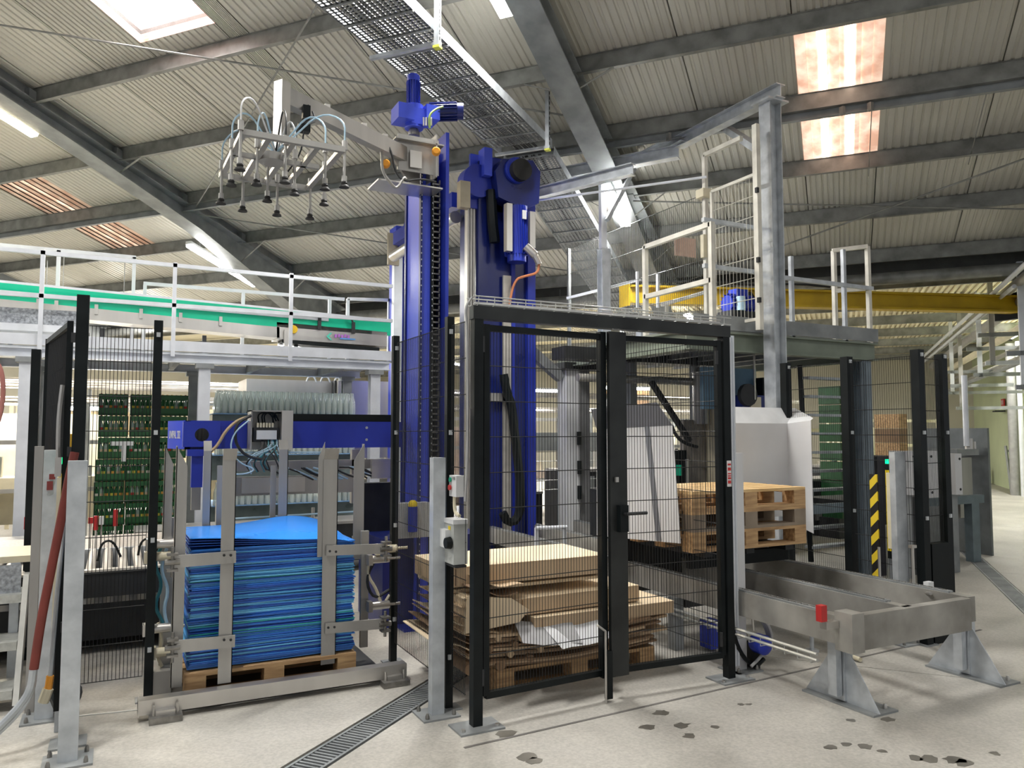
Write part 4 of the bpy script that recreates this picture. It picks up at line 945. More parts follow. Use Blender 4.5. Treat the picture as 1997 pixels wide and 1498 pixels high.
t = T('base_plate', 'dark steel base plate under the sheet pallet', 'plate', .95, 5.4); B().box(.30, 4.92, .004, 1.62, 5.9, .028).to('plate', mat('dark scuffed plate', (.12, .12, .115), .4, .6, .25, 3), t)
B().box(.22, 5.2, 0, .34, 5.5, .16).th('foot_block', STNM, 'stainless foot block left of the sheet pallet', 'block')
# ================================================================== BLACK MESH FENCES
def mesh_wires(b, p0, p1, z0, z1, dv=.0205, dh=.2, r=.0018, double=True):
    p0 = V((p0[0], p0[1], 0)); p1 = V((p1[0], p1[1], 0)); t = (p1-p0); L_ = t.length; t.normalize(); n = V((t.y, -t.x, 0))
    k = max(2, round(L_/dv)); 
    for i in range(k+1): q = p0+t*(L_*i/k); b.wire(q+Z*z0, q+Z*z1, r)
    z = z0+.004; m = max(1, round((z1-z0-.01)/dh)); st = (z1-z0-.008)/m
    for j in range(m+1): b.wire(p0+n*.003+Z*(z0+.004+j*st), p1+n*.003+Z*(z0+.004+j*st), r*1.5)
    return b
CLIP = mat('pale clip', (.55, .58, .60), .4, .2)
def fence_run(label, pts, h=2.3, z0=.14, zt=2.24, w=.05, m=BLACK, clips=True, posts=None, wm=WIREK, dv=.0205, caps=True):
    t = T('mesh_fence', label, 'fence', pts[0][0], pts[0][1])
    for i, p in enumerate(pts):
        if posts is None or i in posts:
            po = B().box(p[0]-w/2, p[1]-w/2, .008, p[0]+w/2, p[1]+w/2, h).to('post', m, t)
            B().box(p[0]-.07, p[1]-.055, 0, p[0]+.07, p[1]+.055, .008).to('base_plate', GALVD, po)
            if clips:
                for zz in (.3, .95, 1.6, 2.2): B().cb((p[0]+.0, p[1]-w/2-.006, zz), .022, .012, .028).to('clip', CLIP, po)
    for a, c in zip(pts, pts[1:]):
        a = V((*a, 0)); c = V((*c, 0)); d = (c-a).normalized()*(w/2+.01)
        mesh_wires(B(), a+d, c-d, z0, zt, dv=dv).to('wire_panel', wm, t, kind='stuff', smooth=False)
    return t
fence_run('black mesh fence panel between the two lower posts left of the sheet stack', [(-.22, 5.22), (.215, 5.22)], h=2.29, posts=[1])
t = T('fence_post', 'tall black post of the opened fence door at the left edge of the sheet cell', 'post', -.175, 4.68)
B().box(-.205, 4.65, 0, -.145, 4.71, 2.33).to('post', BLACK, t); B().box(-.26, 4.60, 0, -.09, 4.76, .01).to('base_plate', GALVD, t)
for zz in (.6, 1.5, 2.1): B().cb((-.215, 4.66, zz), .02, .03, .05).to('hinge', DARK, t)
dr = T('fence_door', 'black mesh fence door seen edge on, swung back behind the tall black post', 'door', -.24, 4.75)
B().box(-.25, 4.75, .15, -.22, 4.79, 2.2).box(-.42, 5.75, .15, -.39, 5.79, 2.2).to('stile', BLACK, dr); B().bar((-.235, 4.77, 2.18), (-.405, 5.77, 2.18), .03).bar((-.235, 4.77, .17), (-.405, 5.77, .17), .03).to('rail', BLACK, dr)
mesh_wires(B(), (-.235, 4.8), (-.40, 5.74), .17, 2.17, dv=.03).to('wire_panel', WIREK, dr, kind='stuff', smooth=False)
B().path([(-.26, 4.72, 1.85), (-.27, 4.70, 1.7), (-.27, 4.70, 1.55), (-.265, 4.70, 1.45)], .012, 6, 1).cb((-.265, 4.70, 1.42), .03, .03, .1).to('door_cable', STAIN, dr)
B().box(-.56, 6.5, 0, -.50, 6.56, 2.2).th('fence_post', BLACK, 'slim black post under the walkway at the far left', 'post')
tb = B(); q0 = at('Y', 5.25, 216, 866); q1 = at('Y', 5.25, 260, 866); q2 = at('Y', 5.25, 241, 900)
tb.box(q0.x, 5.235, q0.z-.01, q1.x, 5.255, q0.z+.015).box(q2.x-.012, 5.235, q2.z, q2.x+.012, 5.255, q0.z-.01).th('white_bracket', WHITE, 'white T shaped bracket fixed behind the left mesh fence', 'bracket')
# gate cage ---------------------------------------------------------------
GX0, GX1, GY = 1.79, 3.60, 3.93
t = T('mesh_gate', 'black double gate with two mesh leaves in a steel portal frame at the centre', 'gate', 2.7, GY)
for x in (GX0, GX1):
    po = B().box(x-.028, GY-.028, .01, x+.028, GY+.028, 2.31).to('gate_post', BLACK, t)
    B().box(x-.13, GY-.10, 0, x+.13, GY+.08, .01).to('base_plate', GALVD, po)
    for dx in (-.1, .1): B().lathe((x+dx, GY-.06, .01), [(.012, 0), (.012, .012)], 6).to('anchor_bolt', STAIN, po)
GS = mat('worn black lintel', (.03, .033, .033), .35, .3, .3, 3)
B().box(GX0-.035, GY-.03, 2.235, GX1+.035, GY+.03, 2.31).to('lintel', GS, t)
def leaf(xa, xb, ya, yb, name_l):
    l = B().bar((xa, ya, .16), (xa, ya, 2.21), .035).to('leaf_stile', BLACK, t)
    B().bar((xb, yb, .13), (xb, yb, 2.22), .05, .04).to('leaf_stile', BLACK, t)
    B().bar((xa, ya, .16), (xb, yb, .16), .035).to('leaf_rail', BLACK, t); B().bar((xa, ya, 2.19), (xb, yb, 2.19), .035).to('leaf_rail', BLACK, t)
    mesh_wires(B(), (xa+.01, ya), (xb-.01, yb), .17, 2.18).to('wire_panel', WIREK, t, kind='stuff', smooth=False)
    for zz in (.22, 2.05): B().tube((xa-.025, ya-.02, zz), (xa-.025, ya-.02, zz+.09), .010, 8).to('hinge', DARK, l)
leaf(GX0+.055, 2.655, GY, GY+.05, 'left'); leaf(GX1-.055, 2.76, GY, GY+.05, 'right')
B().box(2.675, GY-.01, .14, 2.80, GY+.02, 2.22).to('centre_stile', GS, t)
B().box(2.635, GY-.02, .02, 2.675, GY+.01, .30).to('drop_bolt', BLACK, t, label='black drop bolt at the gate foot'); B().tube((2.625, GY-.02, .0), (2.625, GY-.02, .42), .007, 8).tube((2.625, GY-.02, .42), (2.57, GY-.02, .46), .007, 8).to('bolt_rod', STAIN, t)
B().box(2.72, GY-.05, 1.0, 2.78, GY-.01, 1.16).to('lock_case', BLACK, t); B().tube((2.75, GY-.07, 1.11), (2.90, GY-.07, 1.11), .010, 8).tube((2.75, GY-.01, 1.11), (2.75, GY-.07, 1.11), .010, 8).to('handle', DARK, t, label='black lever handle')
B().box(2.70, GY-.035, 1.3, 2.72, GY-.02, 1.33).to('keyhole_plate', STAIN, t)
# sticker
st = B().cb((GX1+.0, GY-.032, 1.33), .036, .003, .17).to('warning_sticker', mat('white sticker', (.75, .72, .72), .5), t, label='white sticker with red print')
for k, (dz, hh) in enumerate(((.06, .012), (.03, .02), (.0, .008), (-.015, .008), (-.03, .012), (-.055, .02))): B().cb((GX1, GY-.0345, 1.33+dz), .026, .002, hh).to('red_print', RED, st)
# wire basket tray on the lintel
t = T('wire_tray', 'galvanised wire cable tray along the top of the black gate', 'cable tray', 2.7, GY+.03, 2.31)
for y in (GY-.02, GY+.08):
    for zz in (2.32, 2.365): B().tube((GX0-.03, y, zz), (GX1+.05, y, zz), .004, 5).to('long_wire', WIREG, t)
b = B(); x = GX0
while x < GX1+.05:
    b.wire((x, GY-.02, 2.365), (x, GY-.02, 2.315), .003); b.wire((x, GY-.02, 2.315), (x, GY+.08, 2.315), .003); b.wire((x, GY+.08, 2.315), (x, GY+.08, 2.365), .003); x += .1
b.to('cross_wires', WIREG, t, kind='stuff')
B().path([(GX0, GY+.03, 2.33), (2.3, GY+.05, 2.335), (2.8, GY+.02, 2.33), (GX1, GY+.04, 2.335)], .012, 6, 2).to('cable', mat('grey cable', (.4, .4, .4), .5), t)
B().path([(GX0-.03, GY, 2.36), (GX0-.07, GY+.01, 2.30), (GX0-.055, GY+.01, 2.2), (GX0-.05, GY+.01, 1.5), (GX0-.06, GY+.02, 1.22)], .008, 6, 2).to('drop_cable', mat('grey cable', (.4, .4, .4)), t)
# side fence
fence_run('black mesh side fence running back from the left gate post past the control boxes', [(1.77, 4.0), (1.76, 4.26), (1.765, 5.28)], h=2.29, posts=[1, 2], w=.045)
# mesh fence and conduit column right of the gate
fence_run('black mesh fence running back from the right gate post', [(3.67, 3.97), (3.67, 5.6)], h=2.28, posts=[], dv=.05)
b = B(); 
for dx in (0, .03, .055): b.tube((3.68+dx, 3.99, .05), (3.68+dx, 3.99, 2.26), .011, 8)
b.th('conduit_bundle', ALU, 'bundle of pale vertical conduits behind the right gate post', 'conduit')
# control boxes
t = T('push_button_box', 'small white push button box with green and red buttons beside the left gate post', 'box', 1.74, 4.12, 1.22)
B().box(1.722, 4.06, 1.235, 1.775, 4.16, 1.355).to('body', WHITE, t)
B().lathe((1.720, 4.135, 1.33), [(.014, 0), (.014, .008)], 10, ax=(-1, 0, 0)).to('green_button', mat('green button', (.0, .35, .2), .4), t); B().lathe((1.720, 4.135, 1.285), [(.014, 0), (.016, .012)], 10, ax=(-1, 0, 0)).to('red_button', RED, t)
B().cb((1.719, 4.09, 1.34), .003, .03, .015).to('nameplate', mat('grey print', (.3, .3, .3)), t); B().path([(1.735, 4.115, 1.235), (1.735, 4.115, 1.18), (1.735, 4.10, 1.14), (1.74, 4.05, 1.13)], .010, 8, 2).to('cable', CREAM, t)
t = T('isolator_switch', 'grey isolator switch box with a black rotary handle below the push button box', 'switch', 1.72, 4.12, .84)
b = B().box(1.70, 4.04, .86, 1.785, 4.17, 1.10); b.to('body', mat('pale grey plastic', (.55, .57, .55), .4), t); B().box(1.695, 4.035, 1.085, 1.785, 4.175, 1.11).to('lid_edge', WHITE, t)
B().cb((1.69, 4.13, 1.0), .04, .08, .10).to('padlock_cover', WHITE, t); B().lathe((1.692, 4.07, .98), [(.035, 0), (.03, .03)], 14, ax=(-1, 0, 0)).to('rotary_handle', BLACK, t); B().cb((1.698, 4.10, 1.06), .003, .03, .02).to('yellow_tag', YELL, t)
B().cb((1.74, 4.10, .85), .07, .14, .012).to('gland_plate', DARK, t)

# ================================================================== CARDBOARD HEAP in the cage
pallet(2.12, 4.35, .0, 1.2, .8, 'wooden pallet under the cardboard heap')
rr = random.Random(11)
def flat(x0, x1, y0, y1, z, th, m, label, yaw=0, amp=.006, grp='folded cartons in the heap behind the gate', ph=0, tilt=0, fz=None):
    o = wavy(-(x1-x0)/2, (x1-x0)/2, -(y1-y0)/2, (y1-y0)/2, 0, th, amp, ph, nx=12, ny=4, fz=fz).th('folded_carton', m, label, 'cardboard', grp)
    base = V(o.location); o.location = V(((x0+x1)/2, (y0+y1)/2, z))+V((base.x, base.y, base.z)); o.rotation_euler = (tilt, 0, yaw); return o
lv = .15
lbs = ['lowest flattened brown carton of the heap', 'second flattened carton from the bottom', 'third flattened carton from the bottom', 'fourth flattened carton from the bottom', 'fifth flattened carton from the bottom', 'sixth flattened carton from the bottom', 'seventh flattened carton, sagging in the middle', 'eighth flattened carton of the heap', 'ninth flattened carton of the heap', 'tenth flattened carton under the thick boxes']
for k in range(10):
    flat(1.93+rr.uniform(-.02, .06), 3.30+rr.uniform(-.10, .12), 4.30+rr.uniform(-.03, .03), 5.1, lv, .012+.004*(k % 2), (CARDD, CARD, CARDD, CARD)[k % 4], lbs[k], yaw=rr.uniform(-.03, .03), ph=rr.random()*6, fz=(lambda u, v: .03*(abs(u-.5)*2)**2+.004*math.sin(u*9)))
    lv += .021
# curled cut edges and tubes at the front left
for k in range(11):
    x = 1.93+.05*k+rr.uniform(-.02, .02); z = .19+.05*(k % 4)+rr.uniform(0, .02); r = rr.uniform(.018, .036)
    b = B(); c = V((x, 4.28, z)); L_ = rr.uniform(.2, .5)
    o_ = [(r, 0), (r, L_), (r*.86, L_), (r*.86, .01), (r*.5, .01)]
    b.lathe(c, [(r, 0), (r, L_)], 10, ax=(0, 1, 0))
    b.th('cardboard_tube', (CARDD, CARD)[k % 2], 'rolled cardboard edge poking out at the left front of the heap, %s' % ('%s from the left' % ('first', 'second', 'third', 'fourth', 'fifth', 'sixth', 'seventh', 'eighth', 'ninth', 'tenth', 'eleventh')[k]), 'cardboard')
for k in range(9):
    x = 1.84+.025*k; z = .33+.045*k
    o = wavy(-.14, .20, -.35, .35, 0, .006, .02, k, nx=8, ny=2).th('torn_flap', (CARDL, CARDD, CARD)[k % 3], 'torn %s cardboard flap fanned at the left side of the heap, %s' % (('pale', 'brown', 'tan')[k % 3], ('lowest', 'second up', 'third up', 'fourth up', 'fifth up', 'sixth up', 'seventh up', 'eighth up', 'topmost')[k]), 'cardboard')
    o.location = V((x+.06, 4.66, z-.04)); o.rotation_euler = (0, .16+.03*(k % 3), rr.uniform(-.06, .06))
def carton(x0, x1, y0, y1, z0, z1, label, m=CARD, top=CARDL, chamf=0, yaw=0):
    t = T('flat_box', label, 'box', (x0+x1)/2, (y0+y1)/2, z0)
    B().box(x0, y0, z0, x1, y1, z1-.003).to('body', m, t); B().box(x0-.002, y0-.002, z1-.003, x1+.002, y1, z1).to('top_panel', top, t)
    B().box(x0+.05, y0-.003, z0+.01, x0+.056, y0, z1-.01).to('edge_fold', CARDD, t)
    t.rotation_euler = (0, 0, yaw); return t
carton(2.36, 3.45, 4.30, 5.05, .365, .445, 'long shallow carton sticking out furthest right in the heap')
carton(2.24, 3.20, 4.36, 5.1, .455, .56, 'deep tan carton above the longest one in the heap', yaw=.02)
B().prism([(1.88, 4.3, .40), (2.25, 4.3, .43), (2.32, 4.3, .50), (2.20, 4.3, .58), (1.90, 4.3, .62)], Y*.6).th('flat_box', CARDL, 'crushed pale carton at the upper left of the heap', 'box')
B().box(1.86, 4.45, .615, 3.0, 5.05, .635).th('folded_carton', CARDL, 'pale flattened carton beneath the topmost box', 'cardboard')
o = carton(1.82, 2.98, 4.42, 5.0, .655, .775, 'topmost long pale cardboard tray on the heap')
o = wavy(-.2, .2, -.12, .12, 0, .002, .01, 1, nx=6, ny=2).th('paper_sheet', PAPER, 'crumpled white paper sheet tucked in the front of the heap', 'paper'); o.location = V((2.63, 4.24, .335)); o.rotation_euler = (.45, -.05, .1)
o = wavy(-.2, .2, -.1, .1, 0, .002, .01, 2, nx=6, ny=2).th('paper_sheet', mat('grey liner', (.45, .45, .46), .6), 'grey paper liner beside the white sheet in the heap', 'paper'); o.location = V((2.42, 4.25, .35)); o.rotation_euler = (.5, .1, -.1)

# ================================================================== STEEL BOLLARD POSTS
def bollard(x, y, h, label, w=.085, d=.06, m=GALV, ang=0):
    t = T('guard_post', label, 'post', x, y)
    b = B().box(x-w/2, y-d/2, .008, x+w/2, y+d/2, h).to('shaft', m, t)
    B().box(x-.11, y-.10, 0, x+.11, y+.10, .010).to('base_plate', GALVD, t)
    for dx in (-.08, .08):
        for dy in (-.07, .07): B().lathe((x+dx, y+dy, .01), [(.012, 0), (.012, .014), (.006, .03)], 6).to('anchor_bolt', CHAIN, t)
    return t
bollard(-.165, 4.43, 1.46, 'grey galvanised guard post nearest the camera at the lower left', w=.085)
bollard(1.665, 4.20, 1.455, 'grey galvanised guard post in front of the left gate corner', w=.075)
bollard(-.315, 5.15, 1.50, 'grey guard post with red marks behind the red handled tool', w=.09, d=.08)
bollard(3.80, 4.04, 1.46, 'grey guard post just right of the gate, beside the conduits', w=.06, m=HOOD)
bollard(5.38, 3.98, 1.45, 'grey guard post at the right beside the yellow light curtain', w=.12, d=.05)
q = V((-.325, 5.10, 1.3)); B().cb(q+V((.01, 0, .05)), .03, .004, .03).cb(q+V((0, 0, 0)), .03, .004, .05).th('paint_mark', mat('maroon paint mark', (.2, .03, .03), .5), 'maroon stain marks on the left rear guard post', 'mark')
B().box(-.42, 5.28, 0, -.375, 5.34, 1.52).th('steel_channel', STNM, 'stainless channel standing beside the left rear guard post', 'channel')
# light curtains
def curtain(x, y, z0, z1, label):
    t = T('light_curtain', label, 'sensor', x, y, 0)
    B().box(x-.02, y-.03, z0, x+.035, y+.03, z1).to('body', YELL, t); B().box(x-.025, y-.032, z0+.02, x-.005, y+.02, z1-.02).to('lens_strip', CREAM, t)
    B().box(x-.02, y-.03, z1, x+.035, y+.03, z1+.05).to('end_cap', BLACK, t); B().box(x-.02, y-.028, z1+.05, x+.035, y+.028, z1+.085).to('status_lamp', GLOWG, t)
    B().box(x-.02, y-.03, z0-.06, x+.03, y+.03, z0).to('foot_cap', BLACK, t); B().box(x+.0, y+.03, 0, x+.04, y+.06, z0+.2).to('stand', GALV, t)
curtain(-.25, 4.85, .5, 1.38, 'yellow light curtain with a glowing green cap behind the left guard post')
q = at('Y', 4.15, 1737, 950); curtain(q.x, 4.15, .66, 1.30, 'yellow light curtain with a green status lamp at the right opening')
q = at('Y', 5.5, 135, 878); B().tube((q.x, 5.5, .0), (q.x, 5.5, q.z+.10), .03, 10).th('yellow_tube', mat('amber tube', (.6, .35, .02), .4), 'amber post behind the red handle at far left', 'post')

# ================================================================== TOOLS at far left
def lp(y, *pts): return [at('Y', y, a, c) for a, c in pts]
t = T('squeegee', 'long tool with a dark red bent handle leaning at the left, steel fork head', 'tool', -.3, 4.62)
B().path(lp(4.62, (146, 882), (136, 925), (118, 1020), (98, 1120), (80, 1210), (66, 1305)), .022, 10, 2).to('handle', REDH, t, label='dark red handle')
B().path(lp(4.62, (66, 1298), (60, 1345), (40, 1375), (12, 1405), (-25, 1440)), .018, 8, 2).to('socket', GALV, t); B().path(lp(4.64, (68, 1300), (64, 1345), (46, 1378), (20, 1408), (-15, 1440)), .014, 8, 2).to('tine', GALV, t)
q = lp(4.62, (120, 950))[0]; B().tube(lp(4.66, (135, 905))[0], lp(4.66, (131, 965))[0], .008, 6).to('hook_rod', STAIN, t)
t = T('mop', 'broom stick with a grey shaft and a yellow socket leaning beside the red handle', 'tool', -.3, 4.66)
B().path(lp(4.70, (128, 990), (112, 1150), (98, 1320)), .011, 8).to('shaft', GALV, t); B().path(lp(4.70, (98, 1318), (94, 1345)), .018, 8).to('socket', ORANGE, t); B().path(lp(4.70, (94, 1343), (84, 1370)), .026, 8).to('head', CREAM, t)
q = at('z', .0, 35, 1480); B().box(q.x-.9, q.y-.2, .02, q.x-.02, q.y+.10, .03).th('floor_plate', mat('dark scuffed plate', (.12, .12, .115)), 'dark flat tool blade at the bottom left corner', 'plate') if False else None
# stairs far left
t = T('metal_stairs', 'pale metal steps with tread plate risers at the far left edge', 'stairs', -.9, 5.5)
for i, (zt_, dy) in enumerate(((.61, .30), (.36, .15), (.12, 0))):
    B().box(-2.2, 5.35+dy, zt_-.05, -.49, 5.62+dy, zt_).to('tread', mat('pale step tread', (.55, .56, .53), .4, .3, .1, 30, bump=.3), t)
B().prism([(-.485, 5.32, .04), (-.485, 5.44, .04), (-.485, 5.80, .72), (-.485, 5.68, .72)], X*.03).to('stringer', mat('white stringer', (.66, .66, .62), .5), t)
B().box(-2.2, 5.72, .60, -.5, 5.74, .78).to('riser', TREAD, t)
B().box(-2.3, 5.75, .79, -.42, 6.25, .83).to('landing', CREAM, t)
for x in (-.56,): B().box(x, 5.75, 0, x+.05, 5.80, .79).to('leg', GALV, t)
# grey handle/door at the left image edge
B().path(lp(5, (-22, 700), (2, 712), (8, 770), (-4, 830), (-30, 850)), .012, 8, 2).th('hanging_hose', mat('pink grey hose', (.5, .2, .17), .5), 'dark pinkish hose loop at the left edge of the photo', 'hose')
# floor wire / rod at left
B().tube(at('z', .05, 150, 1397), at('z', .05, 268, 1385), .004, 5).th('trip_wire', WIREG, 'thin wire running from the left guard post to the frame beam', 'wire')
B().path([at('Y', 4.5, 150, 1330), at('Y', 4.5, 160, 1345), at('Y', 4.5, 155, 1365), at('Y', 4.5, 148, 1370)], .006, 6, 1).th('cable_loop', DARK, 'small black cable loop behind the nearest guard post', 'cable')

# ================================================================== RIGHT: sheet hood, pallets and chain conveyor
t = T('sheet_hood', 'white sheet metal hood with sloped upper edge behind the stacked pallets', 'hood', 4.7, 5.12, .75)
a = at('Y', 5.12, 1430, 833); c = at('Y', 5.12, 1535, 826); zb_ = .85
B().box(a.x, 5.12, zb_, c.x, 5.13, c.z).to('back_panel', HOOD, t)
e = at('X', 5.46, 1583, 820); e2 = V((5.44, 4.86, e.z)); 
B().hexa([(c.x, 5.12, .80), (e2.x, e2.y, .72), (e2.x+.006, e2.y, .72), (c.x+.006, 5.13, .80), (c.x, 5.12, c.z), (e2.x, e2.y, e2.z-.0), (e2.x+.006, e2.y, e2.z), (c.x+.006, 5.13, c.z)]).to('side_panel', HOOD, t)
a2 = at('Y', 5.22, 1430, 803); c2 = at('Y', 5.22, 1550, 796)
B().hexa([(a.x, 5.12, c.z), (c.x, 5.12, c.z), (c.x, 5.13, c.z), (a.x, 5.13, c.z), (a.x, 5.22, c2.z), (c2.x, 5.22, c2.z), (c2.x, 5.23, c2.z), (a.x, 5.23, c2.z)]).to('top_flange', WHITE, t)
B().hexa([(c.x, 5.12, c.z), (e2.x, e2.y, e2.z), (e2.x+.005, e2.y, e2.z), (c.x+.005, 5.12, c.z), (c2.x, 5.22, c2.z), (e2.x+.03, e2.y, e2.z+.02), (e2.x+.035, e2.y, e2.z+.02), (c2.x+.005, 5.22, c2.z)]).to('top_flange', WHITE, t)
for k in range(3):
    pallet(3.66, 4.34, .745+.145*k, 1.12, .76, 'wooden pallet, %s of the three on the magazine forks' % ('lowest', 'middle', 'topmost')[k], m=WOOD if k != 1 else mat('grey old wood', (.30, .24, .18), .7, 0, .15, 6), ml=WOODL if k == 2 else WOOD, nb=6, group=None)
t = T('fork_carriage', 'dark steel fork carriage under the three pallets', 'carriage', 4.2, 4.7, .60)
for x in (3.8, 4.2, 4.6): B().box(x, 4.38, .70, x+.08, 5.3, .743).to('fork', DARK, t)
B().box(3.75, 5.25, .3, 4.75, 5.32, .95).to('fork_back', DARK, t)
B().box(3.78, 4.5, .60, 4.75, 4.56, .698).to('cross_beam', BLACK, t)
# chain conveyor
t = T('chain_conveyor', 'weathered steel chain conveyor with three rails reaching to the front right', 'conveyor', 4.4, 4.2)
WST = mat('scuffed zinc steel', (.40, .39, .36), .5, .3, .2, 3, col2=(.22, .21, .19))
zt_ = .54
B().box(3.80, 3.13, .34, 4.90, 3.19, zt_).to('end_beam', WST, t)
for k, x in enumerate((3.74, 4.30, 4.92)):
    B().box(x, 3.16 if k else 3.13, zt_-.16, x+.07, 8.2, zt_).to('rail', WST, t); B().box(x+.01, 3.3, zt_, x+.03, 8.2, zt_+.012).box(x+.045, 3.3, zt_, x+.06, 8.2, zt_+.012).to('chain_guide', GALVD, t)
    b = B(); y = 3.35
    while y < 7.8: b.cb((x+.037, y, zt_+.008), .012, .035, .014); y += .05
    b.to('chain', CHAIN, t, kind='stuff')
for y in (4.6, 6.2, 7.8): B().box(3.8, y, .30, 4.95, y+.06, .40).to('cross_member', DARK, t)
B().box(3.70, 3.05, .36, 3.80, 3.17, .58).to('corner_block', WST, t)
def foot(x, y, dx):
    f = B().box(x-.035, y-.03, .02, x+.04, y+.04, .50).box(x-.09, y-.02, .05, x-.045, y+.04, .50).to('leg', GALV, t)
    B().prism([(x-.02, y-.25, .012), (x-.02, y+.27, .012), (x-.02, y+.05, .33), (x-.02, y-.04, .33)], X*.008).to('gusset_plate', GALV, f)
    B().box(x-.07, y-.25, 0, x+.14, y+.26, .012).to('base_plate', GALVD, f)
    for dy in (-.2, .2): B().lathe((x+.09, y+dy, .012), [(.014, 0), (.014, .015), (.007, .03)], 6).to('anchor_bolt', STAIN, f)
foot(3.90, 3.28, 0); foot(5.05, 3.26, 0)
B().box(4.55, 4.1, .2, 4.63, 4.18, .4).tube((4.59, 4.14, .0), (4.59, 4.14, .2), .015, 8).tube((4.59, 4.14, .0), (4.59, 4.14, .012), .05, 12).to('rear_foot', GALV, t)
for bx_ in ((3.70, 4.6, .0, 3.78, 4.68, .38), (4.9, 5.2, 0, 4.98, 5.28, .38), (3.72, 6.6, 0, 3.8, 6.68, .38)): B().box(*bx_).to('rear_leg', GALVD, t)
for k, z in enumerate((.30, .265)):
    B().tube((3.70+.0*k, 3.3, z), (3.70, 5.2, z), .010, 6).to('tray_wire', WIREG, t)
b = B()
for k in range(18): b.wire((3.70, 3.35+k*.1, .30), (3.70, 3.35+k*.1, .24), .003); b.wire((3.70, 3.35+k*.1, .24), (3.78, 3.35+k*.1, .24), .003)
b.to('tray_cross_wires', WIREG, t, kind='stuff')
q = at('Y', 3.16, 1602, 1196); B().cb(q, .045, .04, .09).th('photo_sensor', RED, 'red photo sensor on the near corner of the chain conveyor', 'sensor')
B().cb(q+V((.06, .0, -.07)), .1, .05, .04).th('sensor_bracket', STAIN, 'steel bracket beside the red photo sensor', 'bracket')
# stop rod with hazard bar
B().tube(at('Y', 4.3, 1697, 1133), at('Y', 3.4, 1815, 1158), .011, 8).tube(at('Y', 3.35, 1838, 1157), at('Y', 3.2, 1885, 1170), .011, 8).th('stop_rod', STAIN, 'bright steel rod lying across the conveyor end at right', 'rod')
q = at('Y', 4.0, 1716, 1135); B().tube(q, q+Z*.26, .010, 8).th('stop_rod', STAIN, 'short upright steel rod left of the right guard post', 'rod')
q = at('Y', 3.6, 1782, 1142); B().tube(q, q+Z*.26, .010, 8).cb(q+Z*.27, .05, .03, .02).th('stop_rod', STAIN, 'short upright steel rod right of the right guard post', 'rod')
B().cb(at('Y', 3.7, 1811, 1144), .06, .04, .07).th('reflector', WHITE, 'small white reflector on the right fence foot', 'reflector')
t = T('wooden_stick', 'pale wooden stick lying on the floor under the conveyor end', 'stick', 4.5, 3.6); B().tube(at('z', .02, 1622, 1265), at('z', .02, 1678, 1287), .016, 8).to('shaft', CREAM, t)
# drive motor left under conveyor with hoses
t = T('conveyor_motor', 'blue round motor with grey hoses beside the right gate post', 'motor', 3.84, 3.95, .1)
q = at('Y', 4.0, 1471, 1252); B().lathe(q, [(.055, 0), (.065, .02), (.065, .10), (.04, .12)], 16, ax=(0, -1, 0)).to('motor', BLUE, t); B().box(q.x-.02, 3.98, 0, q.x+.03, 4.05, q.z).to('stand', DARK, t)
for k in range(3): B().path([at('Y', 3.98-.02*k, x, y) for x, y in ((1462+k*3, 1190), (1490+k*4, 1215), (1500+k*4, 1250), (1485, 1280), (1465, 1300))], .010, 6, 2).to('hose', mat('grey cable', (.4, .4, .4)), t)
B().path([at('Y', 3.98, x, y) for x, y in ((1428, 1190), (1430, 1240), (1450, 1285), (1475, 1300), (1490, 1285))], .014, 6, 2).to('black_hose', BLACK, t)
B().path([at('Y', 3.95, x, y) for x, y in ((1460, 1155), (1466, 1190), (1470, 1230))], .009, 6, 1).to('steel_lever', STAIN, t)
q = at('Y', 4.5, 1385, 1235); B().cb(q, .09, .12, .20).th('small_motor', BLUE, 'blue motor seen through the right gate leaf near the floor', 'motor')
# ================================================================== RIGHT PLATFORM
PX0, PX1, PY0 = 5.22, 7.60, 5.87
t = T('raised_platform', 'grey green steel platform with toe board on I-section columns at right', 'platform', 6.4, 6.6, 0)
B().ibeam((4.9, PY0, 2.50), (PX1, PY0, 2.50), .12, .19, .012, side=Y).to('edge_beam', OLIVE, t)
B().ibeam((PX1-.06, PY0, 2.50), (PX1-.06, 8.4, 2.50), .12, .19, .012, side=X).to('edge_beam', OLIVE, t)
B().ibeam((4.95, PY0, 2.50), (4.95, 8.4, 2.50), .12, .19, .012, side=X).to('edge_beam', OLIVE, t)
B().box(4.95, PY0-.06, 2.615, PX1, PY0-.052, 2.76).to('toe_board', GALVD, t)
B().box(4.9, PY0-.05, 2.597, PX1, 8.4, 2.612).to('deck', mat('deck grating', (.25, .27, .24), .5, .3), t)
jb = 0
for k in range(5): B().ibeam((5.4+k*.45, 5.95, 2.52), (5.4+k*.45, 8.35, 2.52), .07, .12, .01, side=X).to('joist', GALVD, t)
for x, y in ((PX1-.15, PY0+.06), (5.0, 8.3), (7.45, 8.3)):
    c = B().ibeam((x, y, .012), (x, y, 2.40), .15, .15, .012, side=X).to('post', mat('blue grey column', (.22, .27, .31), .45, .3), t); B().box(x-.12, y-.12, 0, x+.12, y+.12, .012).to('base_plate', GALVD, c)
for k in range(3): B().box(PX1-.29+.032*k, PY0-.06, .02, PX1-.275+.032*k, PY0-.045, 2.38).to('cable_duct', mat('blue grey column', (.22, .27, .31)), t)
B().box(5.55, PY0+.5, 1.85, 6.3, PY0+.56, 2.3).to('hanging_panel', mat('steel blue panel', (.1, .2, .3), .5), t)
